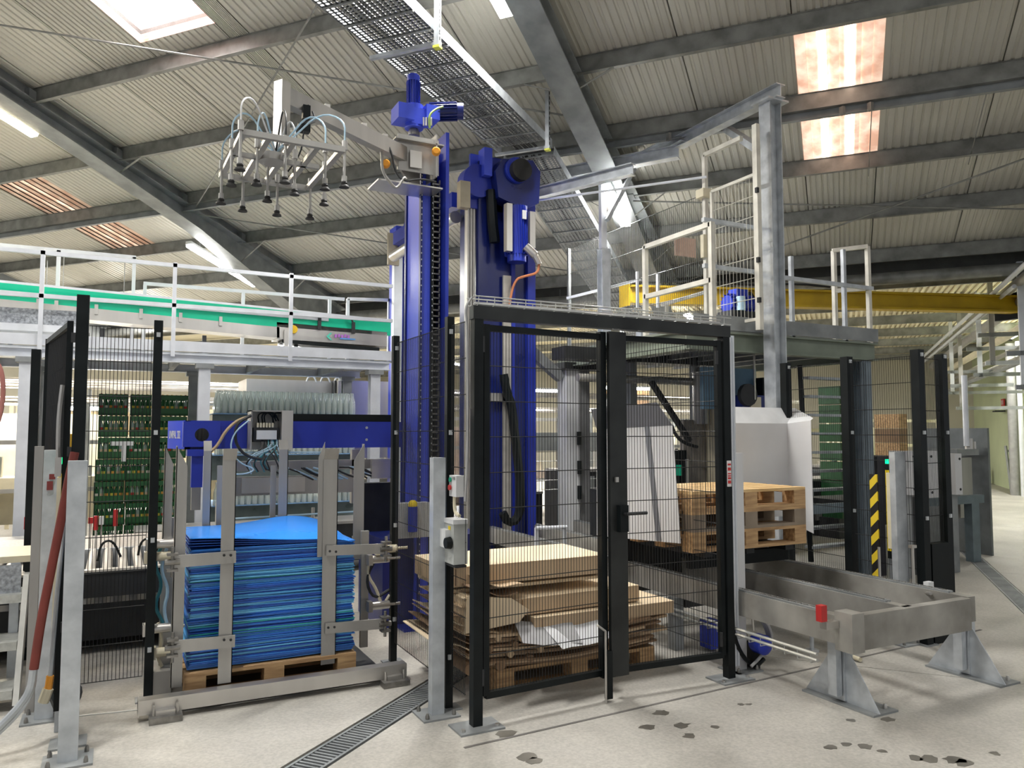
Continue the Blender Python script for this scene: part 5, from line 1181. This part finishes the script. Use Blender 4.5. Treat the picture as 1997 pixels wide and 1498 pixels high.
# tall column and overhead rails
t = T('hoist_frame', 'tall galvanised I-section column with overhead rail over the raised platform', 'frame', 5.95, 5.80)
cx_, cy_ = 5.86, 5.66
B().ibeam((cx_, cy_, .012), (cx_, cy_, 4.95), .15, .16, .012, side=Y).to('column', GALV, t); B().box(cx_-.15, cy_-.15, 0, cx_+.15, cy_+.15, .012).to('base_plate', GALVD, t)
B().box(cx_-.14, cy_-.12, 4.95, cx_+.14, cy_+.12, 4.97).to('head_plate', GALV, t)
B().ibeam((cx_, cy_-.15, 5.04), (cx_, 7.1, 5.04), .12, .14, .010, side=X).to('rail_beam', GALV, t)
B().box(cx_-.1, 6.95, 5.0, cx_+.1, 7.15, 5.01).to('splice_plate', GALV, t)
B().ibeam((cx_, 7.1, 5.08), (cx_, 8.2, 5.08), .12, .13, .01, side=X).to('rail_beam', GALV, t)
s0 = V((cx_, 7.1, 4.93)); dd_ = at('z', 4.93, 1030, 352)
B().ibeam(s0, dd_, .12, .15, .012, side=Z.cross(dd_-s0)).to('cross_rail', GALV, t)
s1 = at('z', 4.55, 1235, 330); s2 = at('z', 4.55, 1030, 382)
B().ibeam(s1, s2, .10, .13, .01, side=Z.cross(s2-s1)).to('lower_rail', GALV, t)
B().bar(at('Y', 6.9, 1400, 240), at('Y', 5.78, 1478, 290), .09, .07).to('knee_brace', GALV, t)
ps = at('Y', 8.0, 1178, 600); pt_ = at('Y', 8.0, 1178, 360)
B().ibeam((ps.x, 8.0, 2.6), (ps.x, 8.0, 3.9), .12, .12, .01, side=X).to('rear_post', GALV, t); B().box(ps.x-.05, 7.97, 3.9, ps.x+.03, 8.03, pt_.z).to('post_extension', ALU, t)
B().bar(at('Y', 7.9, 1235, 330), at('Y', 7.95, 1183, 430), .10, .05).to('knee_brace', GALV, t)
B().tube(at('Y', 8.2, 1040, 392), at('Y', 6.3, 1378, 345), .014, 6).to('tie_rod', ALU, t)
for px, py in ((1335, 275), (1228, 325), (1420, 222)):
    q = at('Y', {1335: 7.05, 1228: 8.0, 1420: 6.6}[px], px, py); B().cb(q, .16, .10, .02).tube(q-X*.05, q-X*.05+Z*.05, .012, 6).tube(q+X*.05, q+X*.05+Z*.05, .012, 6).to('clamp_plate', STAIN, t)
# railings on the platform
rc = (5.10, 5.72); WR = mat('cream white rail', (.72, .70, .62), .45, .05)
def P5(px, py): return at('Y', 5.72, px, py)
def X5(px, py): return at('X', 5.10, px, py)
a = X5(1387, 437); zr = a.z
yb_ = X5(1258, 478).y
railing('guard_rail', 'cream handrail on the left side of the raised platform', [('top_rail', [(5.10, yb_, zr), (5.10, a.y, zr)]), ('mid_rail', [(5.10, yb_, zr-.55), (5.10, a.y, zr-.55)]),
   ('posts', [((5.10, yb_, 2.61), (5.10, yb_, zr+.01)), ((5.10, a.y, 2.61), (5.10, a.y, zr+.02))])], m=WR, base=(5.10, 6.5, 2.61), r=.024)
ya_ = a.y
railing('guard_rail', 'grey handrail along the front of the raised platform', [('top_rail', [(5.10, ya_-.03, zr-.02), (7.50, ya_-.03, zr-.04)]) if False else ('mid_rail', [(5.86, PY0-.04, 3.22), (7.55, PY0-.04, 3.22)]),
   ('kick_rail', [(5.10, PY0-.04, 3.70), (5.82, PY0-.04, 3.70)]), ('mid_rail', [(5.10, PY0-.04, 3.24), (5.82, PY0-.04, 3.24)]),
   ('posts', [((x, PY0-.03, 2.6), (x, PY0-.03, z_)) for x, z_ in ((6.30, 3.46), (7.10, 3.62))])], m=GALV, base=(6.4, PY0, 2.6), r=.02)
railing('guard_rail', 'white hooped handrail at the right end of the raised platform', [('top_rail', [(7.18, 6.05, 3.66), (7.50, 5.84, 3.70)]), ('mid_rail', [(7.2, 6.05, 3.20), (7.50, 5.84, 3.22)]), ('posts', [((7.20, 6.05, 2.6), (7.20, 6.05, 3.66)), ((7.50, 5.84, 2.6), (7.50, 5.84, 3.70))])], m=WR, base=(7.4, 5.9, 2.6))
def seg(px0, py0, px1, py1, y0, y1): return [at('Y', y0, px0, py0), at('Y', y1, px1, py1)]
railing('guard_rail', 'thin pale handrail sloping behind the white posts', [('top_rail', seg(1105, 582, 1250, 545, 8.6, 8.0)), ('posts', [tuple(seg(1243, 530, 1243, 600, 8.0, 8.0)), tuple(seg(1283, 535, 1283, 600, 8.0, 8.0))])], m=ALU, base=at('Y', 8.2, 1243, 600), r=.016)
railing('guard_rail', 'low pale handrail in front of the ochre crane beam', [('top_rail', seg(1290, 595, 1375, 570, 7.2, 6.6)), ('posts', [tuple(seg(1300, 592, 1300, 612, 7.2, 7.2)), tuple(seg(1392, 560, 1392, 615, 6.4, 6.4))])], m=WR, base=at('Y', 7.0, 1300, 612), r=.018)
# raised gate with white mesh, seen obliquely
gx = 5.62
def G(px, py): return at('X', gx, px, py)
t = T('raised_gate', 'white mesh gate in a tall hooped frame standing on the raised platform', 'gate', gx, 6.2, 2.61)
n0, f0 = G(1474, 262), G(1374, 303)
B().bar((gx, n0.y, 2.61), (gx, n0.y, n0.z+.1), .06, .05).to('near_post', WR, t); B().bar((gx, f0.y, 2.61), (gx, f0.y, f0.z), .045).to('far_post', WR, t)
B().bar((gx, f0.y, f0.z), (gx, n0.y+.2, f0.z+.0), .045).to('hoop', WR, t)
mt = G(1468, 342).z; mb = 2.72; ym = G(1388, 370).y
B().bar((gx, ym, mt), (gx, n0.y, mt), .03).to('leaf_rail', WR, t); B().bar((gx, ym, mb), (gx, n0.y, mb), .03).to('leaf_rail', WR, t); B().bar((gx, ym, mb), (gx, ym, mt), .03).to('leaf_stile', WR, t)
mesh_wires(B(), (gx, ym), (gx, n0.y), mb, mt, dv=.05, dh=.2, r=.0028).to('wire_panel', WR, t, kind='stuff', smooth=False)
B().cb((gx-.02, f0.y, G(1380, 377).z), .12, .12, .09).to('lock_box', CREAM, t, label='cream lock box'); B().cb((gx-.03, f0.y, G(1380, 480).z), .05, .05, .25).to('latch', CREAM, t)
for z in (3.3, 2.9, 4.0): B().cb((gx-.03, n0.y-.03, z), .03, .03, .05).to('hinge', DARK, t)
t = T('mesh_fence', 'grey wire mesh screen receding behind the cream handrail on the platform', 'fence', gx, 7, 2.61)
yf_ = G(1240, 415).y; ztop = G(1368, 380).z
mesh_wires(B(), (gx, f0.y+.05), (gx, 9.2), 2.75, ztop, dv=.035, dh=.4, r=.0028).to('wire_panel', mat('dull grey wire', (.12, .125, .12), .5, .3), t, kind='stuff', smooth=False)
B().box(gx-.02, 9.2, 2.6, gx+.02, 9.24, ztop).to('post', GALVD, t)
q = G(1350, 468); B().cb(q+V((.15, .3, 0)), .3, .01, .22).th('wall_cabinet', mat('salmon panel', (.6, .42, .33), .5), 'small salmon coloured sign behind the grey wire screen', 'sign')
t = T('platform_motor', 'blue motor behind the raised mesh gate', 'motor', 6.6, 7.6, 2.61)
q = at('Y', 7.6, 1440, 595); finned(B(), q-X*.2, q+X*.2, .13).cb(q+Z*.15, .2, .15, .1).to('motor', BLUE, t); B().box(q.x-.25, 7.45, 2.612, q.x+.25, 7.75, q.z-.1).to('bed', DARK, t); B().tube(q+V((-.1, -.15, -.1)), q+V((-.1, -.15, .08)), .06, 10).to('pipe', HOSEB, t)

# right mesh fence behind the conveyor
fence_run('black mesh fence behind the chain conveyor at right, receding from the two right posts', [(5.50, 3.87), (5.50, 4.52), (5.50, 5.19)], h=2.24, zt=2.2, w=.07, posts=[0, 1, 2])
fence_run('short black mesh fence panel between the two rightmost posts', [(5.50, 3.87), (5.83, 3.90)], h=2.22, zt=2.18, w=.065, posts=[1])
B().box(5.56, 3.84, .0, 5.78, 3.88, .75).th('kick_panel', BLACK, 'black sheet closing the foot of the rightmost fence panel', 'panel')
q = at('X', 5.46, 1705, 925); 
B().box(5.452, q.y-.03, .38, 5.462, q.y+.04, q.z).th('hazard_strip', HAZ, 'yellow and black striped hazard strip on the right fence', 'strip')
# ladder behind the fence
t = T('access_ladder', 'steep steel ladder with flat rungs behind the right fence', 'ladder', 7.2, 6.5)
l0, l1 = at('Y', 6.6, 1560, 730), at('Y', 6.6, 1648, 730); l2, l3 = at('Y', 6.3, 1590, 1060), at('Y', 6.3, 1662, 1060)
B().bar((l0.x, 6.6, 2.4), (l0.x, 6.5, .1), .05, .03).to('stringer', BLACK, t); B().bar((l1.x, 6.6, 2.4), (l1.x, 6.5, .1), .06, .04).to('stringer', BLACK, t)
for k in range(10):
    z = .25+k*.22; y = 6.53; x0 = l0.x; x1 = l1.x
    B().box(x0, y-.06, z, x1, y+.06, z+.03).to('rung', GALV, t)
# machine parts beneath the platform, seen beside the column
t = T('drive_unit', 'dark navy drive unit under the raised platform left of the tall column', 'machine', 5.7, 6.4, 0)
q = at('Y', 6.3, 1455, 775); B().box(q.x-.15, 6.2, 1.5, q.x+.25, 6.6, 2.0).to('housing', NAVY, t); B().box(q.x+.2, 6.25, 1.2, q.x+.42, 6.5, 2.2).to('black_block', BLACK, t); B().tube((q.x-.02, 6.15, 1.95), (q.x-.02, 6.15, 2.5), .012, 6).to('rod', STAIN, t); B().lathe((q.x-.1, 6.2, 2.0), [(.12, 0), (.12, .05)], 14, ax=(0, -1, 0)).to('wheel', DARK, t); B().box(q.x-.1, 6.3, 0, q.x+.3, 6.5, 1.5).to('stand', DARK, t)
B().box(q.x-.05, 6.18, 1.85, q.x+.1, 6.2, 1.98).to('plate', CREAM, t)

# ================================================================== SEEN THROUGH THE GATE
def sheetpanel(name, y, quad, m, label, cat, th=.008):
    P = [at('Y', y, *q) for q in quad]; return B().prism(P, Y*th).th(name, m, label, cat)
t = T('sheet_hood', 'grey tapered sheet metal hood seen through the right gate leaf', 'hood', 4.0, 5.6, .6)
P = [at('X', 3.58, *q) for q in ((1165, 1045), (1328, 1060), (1312, 830), (1165, 838))]; zt0 = P[2].z; B().prism(P, X*-.006).to('lower_panel', HOOD, t)
P = [at('X', 3.58, *q) for q in ((1165, 838), (1312, 830))]; P = [P[0], P[1], P[1]+V((-.06, .10, .17)), P[0]+V((-.06, 0, .17))]; B().prism(P, X*-.006).to('upper_panel', HOODG, t)
q0, q1 = at('X', 3.57, 1262, 832), at('X', 3.57, 1285, 1055); B().bar(q0, q1, .012, .05, side=X).to('fold', HOODG, t)
B().box(3.62, 5.25, .0, 3.68, 5.31, 1.4).to('support', DARK, t)
t = T('white_column', 'pale aluminium machine column with cable clips seen through the left gate leaf', 'column', 5.1, 8.1)
a = at('Y', 8.0, 1105, 820); c = at('Y', 8.0, 1130, 820); top = at('Y', 8.0, 1115, 720).z
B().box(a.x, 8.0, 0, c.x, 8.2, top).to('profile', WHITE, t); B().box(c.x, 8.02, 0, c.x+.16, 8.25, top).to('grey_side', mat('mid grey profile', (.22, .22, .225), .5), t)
for z in (1.1, 1.45, .8): B().tube((c.x-.02, 7.97, z), (c.x-.02, 7.97, z+.16), .03, 8).to('clip', BLACK, t)
B().box(a.x-.05, 7.95, top, c.x+.3, 8.3, top+.08).to('head', DARK, t); B().bar((a.x-.02, 8.1, top-.1), (a.x-.5, 8.1, top+.25), .10, .12).to('stay', GALVD, t)
t = T('roller_lift', 'machine with stainless cross shaft and pale round posts behind the right gate leaf', 'machine', 6.5, 7.4)
a = at('Y', 7.2, 1215, 740); c = at('Y', 7.2, 1370, 745); B().tube((a.x-.6, 7.2, (a.z+c.z)/2), (c.x, 7.2, (a.z+c.z)/2), .045, 12).to('cross_shaft', STAIN, t)
for px in (1360, 1385):
    q = at('Y', 7.2, px, 740); B().tube((q.x, 7.15, 0.3 if px == 1385 else 1.7), (q.x, 7.15, q.z+.08), .09, 14).lathe((q.x, 7.15, q.z+.08), [(.09, 0), (.07, .04), (.03, .06)], 14).to('round_post', CREAM if px == 1385 else STNM, t)
q = at('Y', 7.2, 1372, 850); B().box(q.x-.28, 7.22, .3, q.x+.2, 7.3, 1.75).to('back_sheet', mat('taupe sheet', (.42, .38, .33), .5), t)
B().bar(at('Y', 7.1, 1270, 745), at('Y', 7.1, 1345, 860), .06, .05).to('diagonal_stay', DARK, t)
B().path([at('Y', 7.0, x, y) for x, y in ((1310, 830), (1318, 850), (1335, 865), (1360, 872))], .02, 6, 2).to('hose', DARK, t)
B().box(a.x-.7, 7.3, 2.42, c.x+.3, 7.6, 2.56).to('top_beam', DARK, t)
B().box(c.x-.9, 7.2, 2.58, c.x+.2, 7.3, 2.9).to('louvre_panel', mat('pale blue grey sheet', (.45, .48, .52), .5, .1), t)
for dx in (-.9, .05): B().box(c.x+dx, 7.4, 0, c.x+dx+.08, 7.5, 2.42).to('leg', GALVD, t)
t = T('dark_machine', 'dark low machine with rollers and a green lamp seen behind the cardboard', 'machine', 5.4, 7.0)
B().box(4.9, 7.0, .35, 7.2, 7.6, .95).to('body', DARK, t); B().box(5.55, 6.9, .95, 5.75, 7.1, 1.4).to('valve', BLACK, t); B().tube((5.62, 6.88, 1.12), (5.62, 6.88, 1.24), .035, 10).to('green_lamp', mat('green glass', (.0, .35, .2), .2), t); B().tube((5.75, 6.9, .6), (5.75, 6.9, 1.3), .02, 8).to('rod', STAIN, t)
B().box(4.9, 7.0, 0, 5.0, 7.1, .35).box(7.1, 7.0, 0, 7.2, 7.1, .35).to('leg', DARK, t)
for k in range(9): B().tube((4.6+k*.11, 6.6, .60), (4.75+k*.11, 6.95, .60), .03, 8).to('roller', CHAIN, t)
B().box(4.5, 6.55, .5, 5.7, 6.6, .62).to('roller_frame', GALVD, t); B().box(4.5, 6.55, 0, 4.56, 6.6, .5).to('leg', DARK, t)
sb0, sb1 = at('Y', 6.4, 1045, 1030), at('Y', 6.4, 1105, 1028)
B().tube(sb0, sb1, .018, 8).box(sb0.x, 6.4, 0, sb0.x+.03, 6.43, sb0.z).box(sb1.x-.03, 6.4, 0, sb1.x, 6.43, sb1.z).th('steel_bar', ALU, 'bright horizontal bar low between the navy tower and white column', 'bar')

# ================================================================== BACKGROUND MACHINES
def bgmachine(cx, cy, w, d, h, label, m1, m2, seed, legs=True, ang=0):
    r = random.Random(seed); t = T('filling_machine', label, 'machine', cx, cy)
    b = B()
    for x in (-w/2, w/2-.06):
        for y in (-d/2, d/2-.06): B().box(cx+x, cy+y, 0, cx+x+.06, cy+y+.06, h).to('frame_post', m1, t)
    for z in (h*.35, h*.68, h-.08): B().box(cx-w/2, cy-d/2, z, cx+w/2, cy-d/2+.05, z+.06).to('cross_bar', m1, t)
    B().box(cx-w/2+.05, cy-d/2+.1, h*.35, cx+w/2-.05, cy+d/2-.1, h*.45).to('bed', m2, t)
    B().box(cx-w/2+.05, cy+d/2-.15, h*.1, cx+w/2-.05, cy+d/2-.1, h*.9).to('back_panel', m2, t)
    for k in range(int(w/.28)):
        x = cx-w/2+.15+k*.28; hh = r.uniform(.15, .5); y = cy-d/2+.2+r.random()*d*.3
        q = r.random()
        if q < .4: B().tube((x, y, h*.45), (x, y, h*.45+hh), r.uniform(.03, .07), 8).to('valve_body', STAIN, t)
        elif q < .7: B().cb((x, y, h*.45+hh/2), .16, .12, hh).to('gear_box', r.choice((DARK, CREAM, STNM, GALVD)), t)
        else: B().path([(x, y, h*.45), (x, y, h*.45+hh), (x+.1, y, h*.45+hh+.06), (x+.22, y, h*.45+hh)], .02, 6, 1).to('pipe', STAIN, t)
    return t
bgmachine(-1.3, 13.6, 2.4, 1.0, 2.1, 'stainless machine with pipes behind the walkway column at far left', STNM, CREAM, 1)
bgmachine(-3.2, 14.5, 1.6, 1.0, 2.0, 'stainless machine beyond the far left stairs', STNM, WHITE, 5)
bgmachine(-.3, 15.8, 2.6, 1.0, 2.2, 'cream machine row behind the green crates', CREAM, mat('tan cabinet', (.5, .38, .22), .5), 2)
bgmachine(2.2, 16.5, 2.6, 1.0, 2.3, 'steel machine row behind the clear bottles', STNM, CREAM, 3)
bgmachine(6.5, 13.5, 2.4, 1.0, 1.9, 'dim machine row between the navy tower and the white column', STNM, mat('pink beige cabinet', (.5, .4, .33), .5), 4)
bgmachine(9.6, 13.0, 2.6, 1.0, 1.9, 'machine row seen behind the right gate leaf', GALVD, CREAM, 6)
bgmachine(12.2, 11.6, 2.2, 1.0, 1.7, 'cream machine row seen through the right fence', CREAM, CREAM, 7)
bgmachine(-4.4, 12.6, 1.8, .9, 2.1, 'cream machine at the far left edge under the walkway', CREAM, STNM, 8)
bgmachine(4.9, 15.2, 2.2, 1.0, 2.0, 'machine row behind the stainless hood', CREAM, GALVD, 9)
bgmachine(15.0, 11.4, 2.4, 1.0, 1.9, 'cream machine row far behind the right fence posts', CREAM, CREAM, 10)
for i, (x0_, x1_, y_, z_) in enumerate(((-6, 6, 13.0, 2.05), (-6, 6, 13.3, 2.28), (-5, 8, 15.0, 2.45), (4.5, 12, 11.0, 2.2), (5, 13, 12.4, 2.0))):
    t = T('pipe_run', 'long stainless pipe run under the ceiling at the back, %s' % ('lowest behind the walkway', 'second behind the walkway', 'farthest behind the walkway', 'nearest behind the gate', 'farthest behind the gate')[i], 'pipe', x0_, y_, 0)
    B().tube((x0_, y_, z_), (x1_, y_, z_), .035, 8).tube((x0_, y_+.12, z_+.05), (x1_, y_+.12, z_+.05), .02, 6).to('pipe', STAIN, t)
    x = x0_+.4
    while x < x1_: B().box(x, y_-.03, 0, x+.05, y_+.16, z_-.03).to('stand', GALVD, t); x += 2.6
def lowmachine(x0, x1, y0, y1, z, label, seed):
    t = T('line_module', label, 'machine', (x0+x1)/2, y0); r = random.Random(seed)
    B().box(x0, y0, .12, x1, y1, z).to('body', DARK, t); B().box(x0, y0-.02, z, x1, y1, z+.03).to('top_plate', STNM, t)
    for x in (x0+.05, x1-.15): B().box(x, y0+.05, 0, x+.1, y1-.05, .12).to('foot', GALVD, t)
    x = x0+.1
    while x < x1-.2:
        w_ = r.uniform(.1, .3); B().box(x, y0-.03, .2+r.random()*.2, x+w_, y0, z-.05-.2*r.random()).to('access_panel', r.choice((GALVD, STNM, DARK)), t)
        if r.random() < .6: B().tube((x+w_/2, y0+.1, z+.03), (x+w_/2, y0+.1, z+.1+r.random()*.25), r.uniform(.015, .04), 8).to('fitting', r.choice((STAIN, DARK, GALVD)), t)
        x += w_+r.uniform(.03, .12)
    return t
lowmachine(4.55, 5.0, 8.9, 9.4, .8, 'small dark line module right of the navy tower', 1)
lowmachine(5.6, 8.2, 9.2, 9.9, 1.05, 'dark line module behind the white machine column', 2)
lowmachine(8.3, 10.6, 8.6, 9.2, .85, 'dark line module behind the ladder', 3)
lowmachine(6.4, 7.6, 7.9, 8.4, .75, 'dark line module behind the fork carriage', 4)
lowmachine(.2, 3.4, 8.9, 9.5, .55, 'dark low line module behind the blue sheet stack', 5)
lowmachine(-3.0, -.3, 9.0, 9.5, .5, 'dark low line module behind the pale chain bed', 6)
lowmachine(10.8, 13.4, 9.4, 10.0, 1.0, 'dark line module far behind the hazard strip', 7)
B().box(-3.1, 6.45, .10, 1.0, 7.35, .36).th('drip_tray', DARK, 'dark drip tray under the roller conveyor on the left', 'tray')
B().box(-3.1, 7.7, .05, 1.2, 8.5, .5).th('sump_block', BLACK, 'black base under the pale chain bed', 'machine')
t = T('mesh_fence', 'pale grey mesh screen between the navy tower and the white machine column', 'fence', 5.3, 8.85)
mesh_wires(B(), (4.6, 8.85), (6.3, 8.85), .85, 1.6, dv=.06, dh=.12, r=.003).to('wire_panel', WIREG, t, kind='stuff', smooth=False)
for x in (4.6, 6.3): B().box(x-.02, 8.83, 0, x+.02, 8.87, 1.62).to('post', GALVD, t)
B().box(4.6, 8.84, 1.36, 6.3, 8.86, 1.60).to('solid_band', mat('pale grey green band', (.42, .44, .42), .5), t)
# crate towers and cartons in the background
t = T('crate_tower', 'tall dark green crate tower behind the ladder', 'crates', 9.6, 8.3); qd = at('Y', 8.3, 1638, 800)
for k in range(7): B().box(qd.x-.12, 8.2, .3+k*.29, qd.x+.10, 8.6, .3+k*.29+.27).to('crate', GREENC, t)
B().box(qd.x-.2, 8.2, 0, qd.x+.3, 8.7, .3).to('base', DARK, t)
for i, (px, py, y, w, h) in enumerate(((1762, 850, 8.2, .2, .7), (1235, 790, 13, .8, .6))):
    q = at('Y', y, px, py); t = T('carton_stack', ('brown carton stack on the machine table at right', 'brown carton stack far behind the gate')[i], 'boxes', q.x, y, .0)
    B().box(q.x-w/2, y, 0, q.x+w/2, y+.5, q.z-h/2).to('stand', GALVD, t)
    for k in range(3): B().box(q.x-w/2, y, q.z-h/2+k*h/3+.005, q.x+w/2, y+.45, q.z-h/2+(k+1)*h/3).to('carton', (WOOD, CARDD, WOOD)[k], t)
# right machine table and cabinets
t = T('machine_table', 'blue grey steel table frame with grey guard sheets at the right edge of the line', 'table', 9.4, 6.2)
a = at('Y', 6.0, 1700, 985); c = at('Y', 6.0, 1920, 985)
B().box(a.x-2.2, 6.0, a.z-.06, c.x, 6.08, a.z+.04).to('front_beam', mat('blue grey steel', (.17, .22, .25), .45, .3), t)
for px in (1720, 1900):
    q = at('Y', 6.0, px, 985); B().box(q.x-.05, 6.0, 0, q.x+.1, 6.1, a.z-.06).to('leg', mat('blue grey steel', (.17, .22, .25)), t)
B().box(a.x, 6.08, a.z-.04, c.x-.1, 7.0, a.z+.02).to('table_top', DARK, t)
a = at('Y', 6.2, 1858, 835); c = at('Y', 6.2, 1925, 835); cz = at('Y', 6.2, 1925, 835)
B().box(c.x, 6.2, 0, c.x+.04, 7.2, cz.z).to('guard_sheet', mat('dull blue grey sheet', (.20, .22, .23), .45, .3), t)
B().box(at('Y', 7.0, 1855, 800).x, 7.0, .9, at('Y', 7.0, 1915, 800).x, 7.04, cz.z-.05).to('guard_sheet', mat('dull blue grey sheet', (.20, .22, .23)), t)
q = at('Y', 6.3, 1885, 930); B().box(q.x-.15, 6.3, .5, q.x+.12, 6.5, q.z+.25).to('grey_cylinder', STNM, t); B().box(q.x-.25, 6.25, q.z+.28, q.x+.2, 6.6, q.z+.36).to('shelf', GALVD, t)
q = at('Y', 6.3, 1890, 870); B().tube(q-Z*.1, q+Z*.1, .05, 8).tube(q+X*.1-Z*.1, q+X*.1+Z*.06, .03, 8).to('valve', STAIN, t); B().tube((q.x-.05, 6.3, q.z), (q.x-.05, 6.3, 2.35), .035, 10).to('riser_pipe', ALU, t)
for i, (l, r_, tp, bt, y) in enumerate(((1772, 1790, 880, 965, 5.6), (1806, 1836, 880, 970, 5.6), (1862, 1868, 885, 965, 5.6))):
    a = at('Y', y, l, tp); c = at('Y', y, r_, bt); t = T('control_cabinet', 'white control cabinet at right, %s' % ('left of the first right fence post', 'between the right fence posts', 'narrow one right of the last fence post')[i], 'cabinet', (a.x+c.x)/2, y, c.z)
    B().box(a.x, y, c.z, max(c.x, a.x+.12), y+.25, a.z).to('body', HOOD, t); B().box(a.x, y+.05, 0, a.x+.1, y+.2, c.z).to('stand', GALVD, t)
    for z in (c.z+.06, a.z-.06): B().lathe((a.x+.08, y, z), [(.015, 0), (.015, .006)], 8, ax=(0, -1, 0)).to('lock', DARK, t)
# dark box behind the striped strip
a = at('Y', 5.9, 1710, 890); c = at('Y', 5.9, 1760, 1000); B().box(a.x, 5.9, .0, c.x, 6.3, a.z).th('dark_cabinet', mat('charcoal cabinet', (.045, .045, .055), .5), 'charcoal cabinet behind the hazard strip', 'cabinet')
# pipe rack at far right
t = T('pipe_rack', 'rack of pipes and steel hangers receding along the right wall', 'pipe rack', *bd(12, -2.6, 2.2))
def S_(s, px, py): return at('s', s, px, py)
for i, (s, x0, y0, x1, y1, r, m) in enumerate(((-2.3, 1812, 695, 1990, 505, .035, ALU), (-2.5, 1835, 690, 1997, 520, .07, STNM), (-2.7, 1850, 705, 1997, 560, .09, STNM), (-3.0, 1880, 715, 1997, 620, .08, CREAM), (-3.2, 1880, 735, 1997, 665, .05, STNM), (-3.1, 1860, 760, 1997, 700, .04, GALVD), (-2.4, 1790, 720, 1930, 590, .03, ALU), (-3.4, 1890, 745, 1997, 690, .07, STNM))):
    p0 = S_(s, x0, y0); p1 = S_(s, x1, y1); z_ = (p0.z+p1.z)/2
    d0_, d1_ = sorted((p0.dot(BD), p1.dot(BD))); B().tube(bd(max(5, d0_-2), s, z_), bd(min(28, d1_+4), s, z_), r, 10).to('pipe', m, t)
for i, (px, top, bot) in enumerate(((1995, 585, 760), (1935, 610, 712), (1910, 625, 735), (1872, 660, 800), (1855, 675, 770))):
    d_ = S_(-2.5, px, 700).dot(BD); z0_ = S_(-2.5, px, bot).z; z1_ = S_(-2.5, px, top).z
    B().bx(bd(d_, -2.55, z0_), BD*.06, BS*.08, Z*(max(z1_, z0_+.3)-z0_+.6)).to('hanger', (ALU, STNM)[i % 2], t)
    B().bx(bd(d_, -4.3, z0_), BD*.08, BS*1.9, Z*.07).to('cross_arm', ALU if i in (1,) else GALVD, t)
    B().bx(bd(d_, -3.5, z0_+.5), BD*.08, BS*1.2, Z*.07).to('cross_arm', GALVD, t)
# wall items
p = bd(15.5, -4.3, 0)
q = at('s', -4.33, 1957, 785); n_ = V((-BS.x, -BS.y, 0))
t = T('exit_sign', 'red emergency sign with a white pictogram high on the green wall', 'sign', *q); B().bx(q-BD*.2-Z*.1, BD*.4, BS*.03, Z*.2).to('panel', RED, t)
for dx in (-.12, .06): B().bx(q+BD*dx-Z*.06+BS*.031, BD*.07, BS*.003, Z*.12).to('pictogram', WHITE, t)
B().bx(q-BD*.25-Z*.27, BD*.45, BS*.25, Z*.04).th('wall_canopy', DARK, 'small dark canopy below the emergency sign', 'canopy')
q = at('s', -4.1, 1974, 800); d_ = q.dot(BD); B().tube(bd(d_, -4.1, 0), bd(d_, -4.1, 3.9), .11, 12).th('down_pipe', mat('grey down pipe', (.3, .3, .29), .5), 'thick grey round column in front of the green wall', 'column')
q = at('s', -4.2, 1990, 800); d_ = q.dot(BD); B().tube(bd(d_, -4.2, 0), bd(d_, -4.2, 3.9), .06, 10).th('down_pipe', ALU, 'slim pale pipe right of the thick grey column', 'pipe')
t = T('wall_ladder', 'grey step ladder leaning by the round column at far right', 'ladder', *bd(14.8, -3.6, 0))
a, c = at('z', 0, 1973, 962), at('z', 0, 1995, 958)
for p_ in (a, c): B().bar(p_, p_+V((-.1, .05, 1.25)), .05).to('stile', GALVD, t)
for k in range(5): B().bar(a+V((-.02*k, .01*k, .15+.24*k)), c+V((-.02*k, .01*k, .15+.24*k)), .04, .06).to('rung', GALVD, t)
for i, px in enumerate((1938, 1950)):
    q = at('z', 0, px, 945); q = q+BS*.35; B().box(q.x, q.y, 0, q.x+.2, q.y+.2, .55-.2*i).th('waste_bin', DARK, 'dark bin at the foot of the green wall, %s one' % ('taller', 'shorter')[i], 'bin')
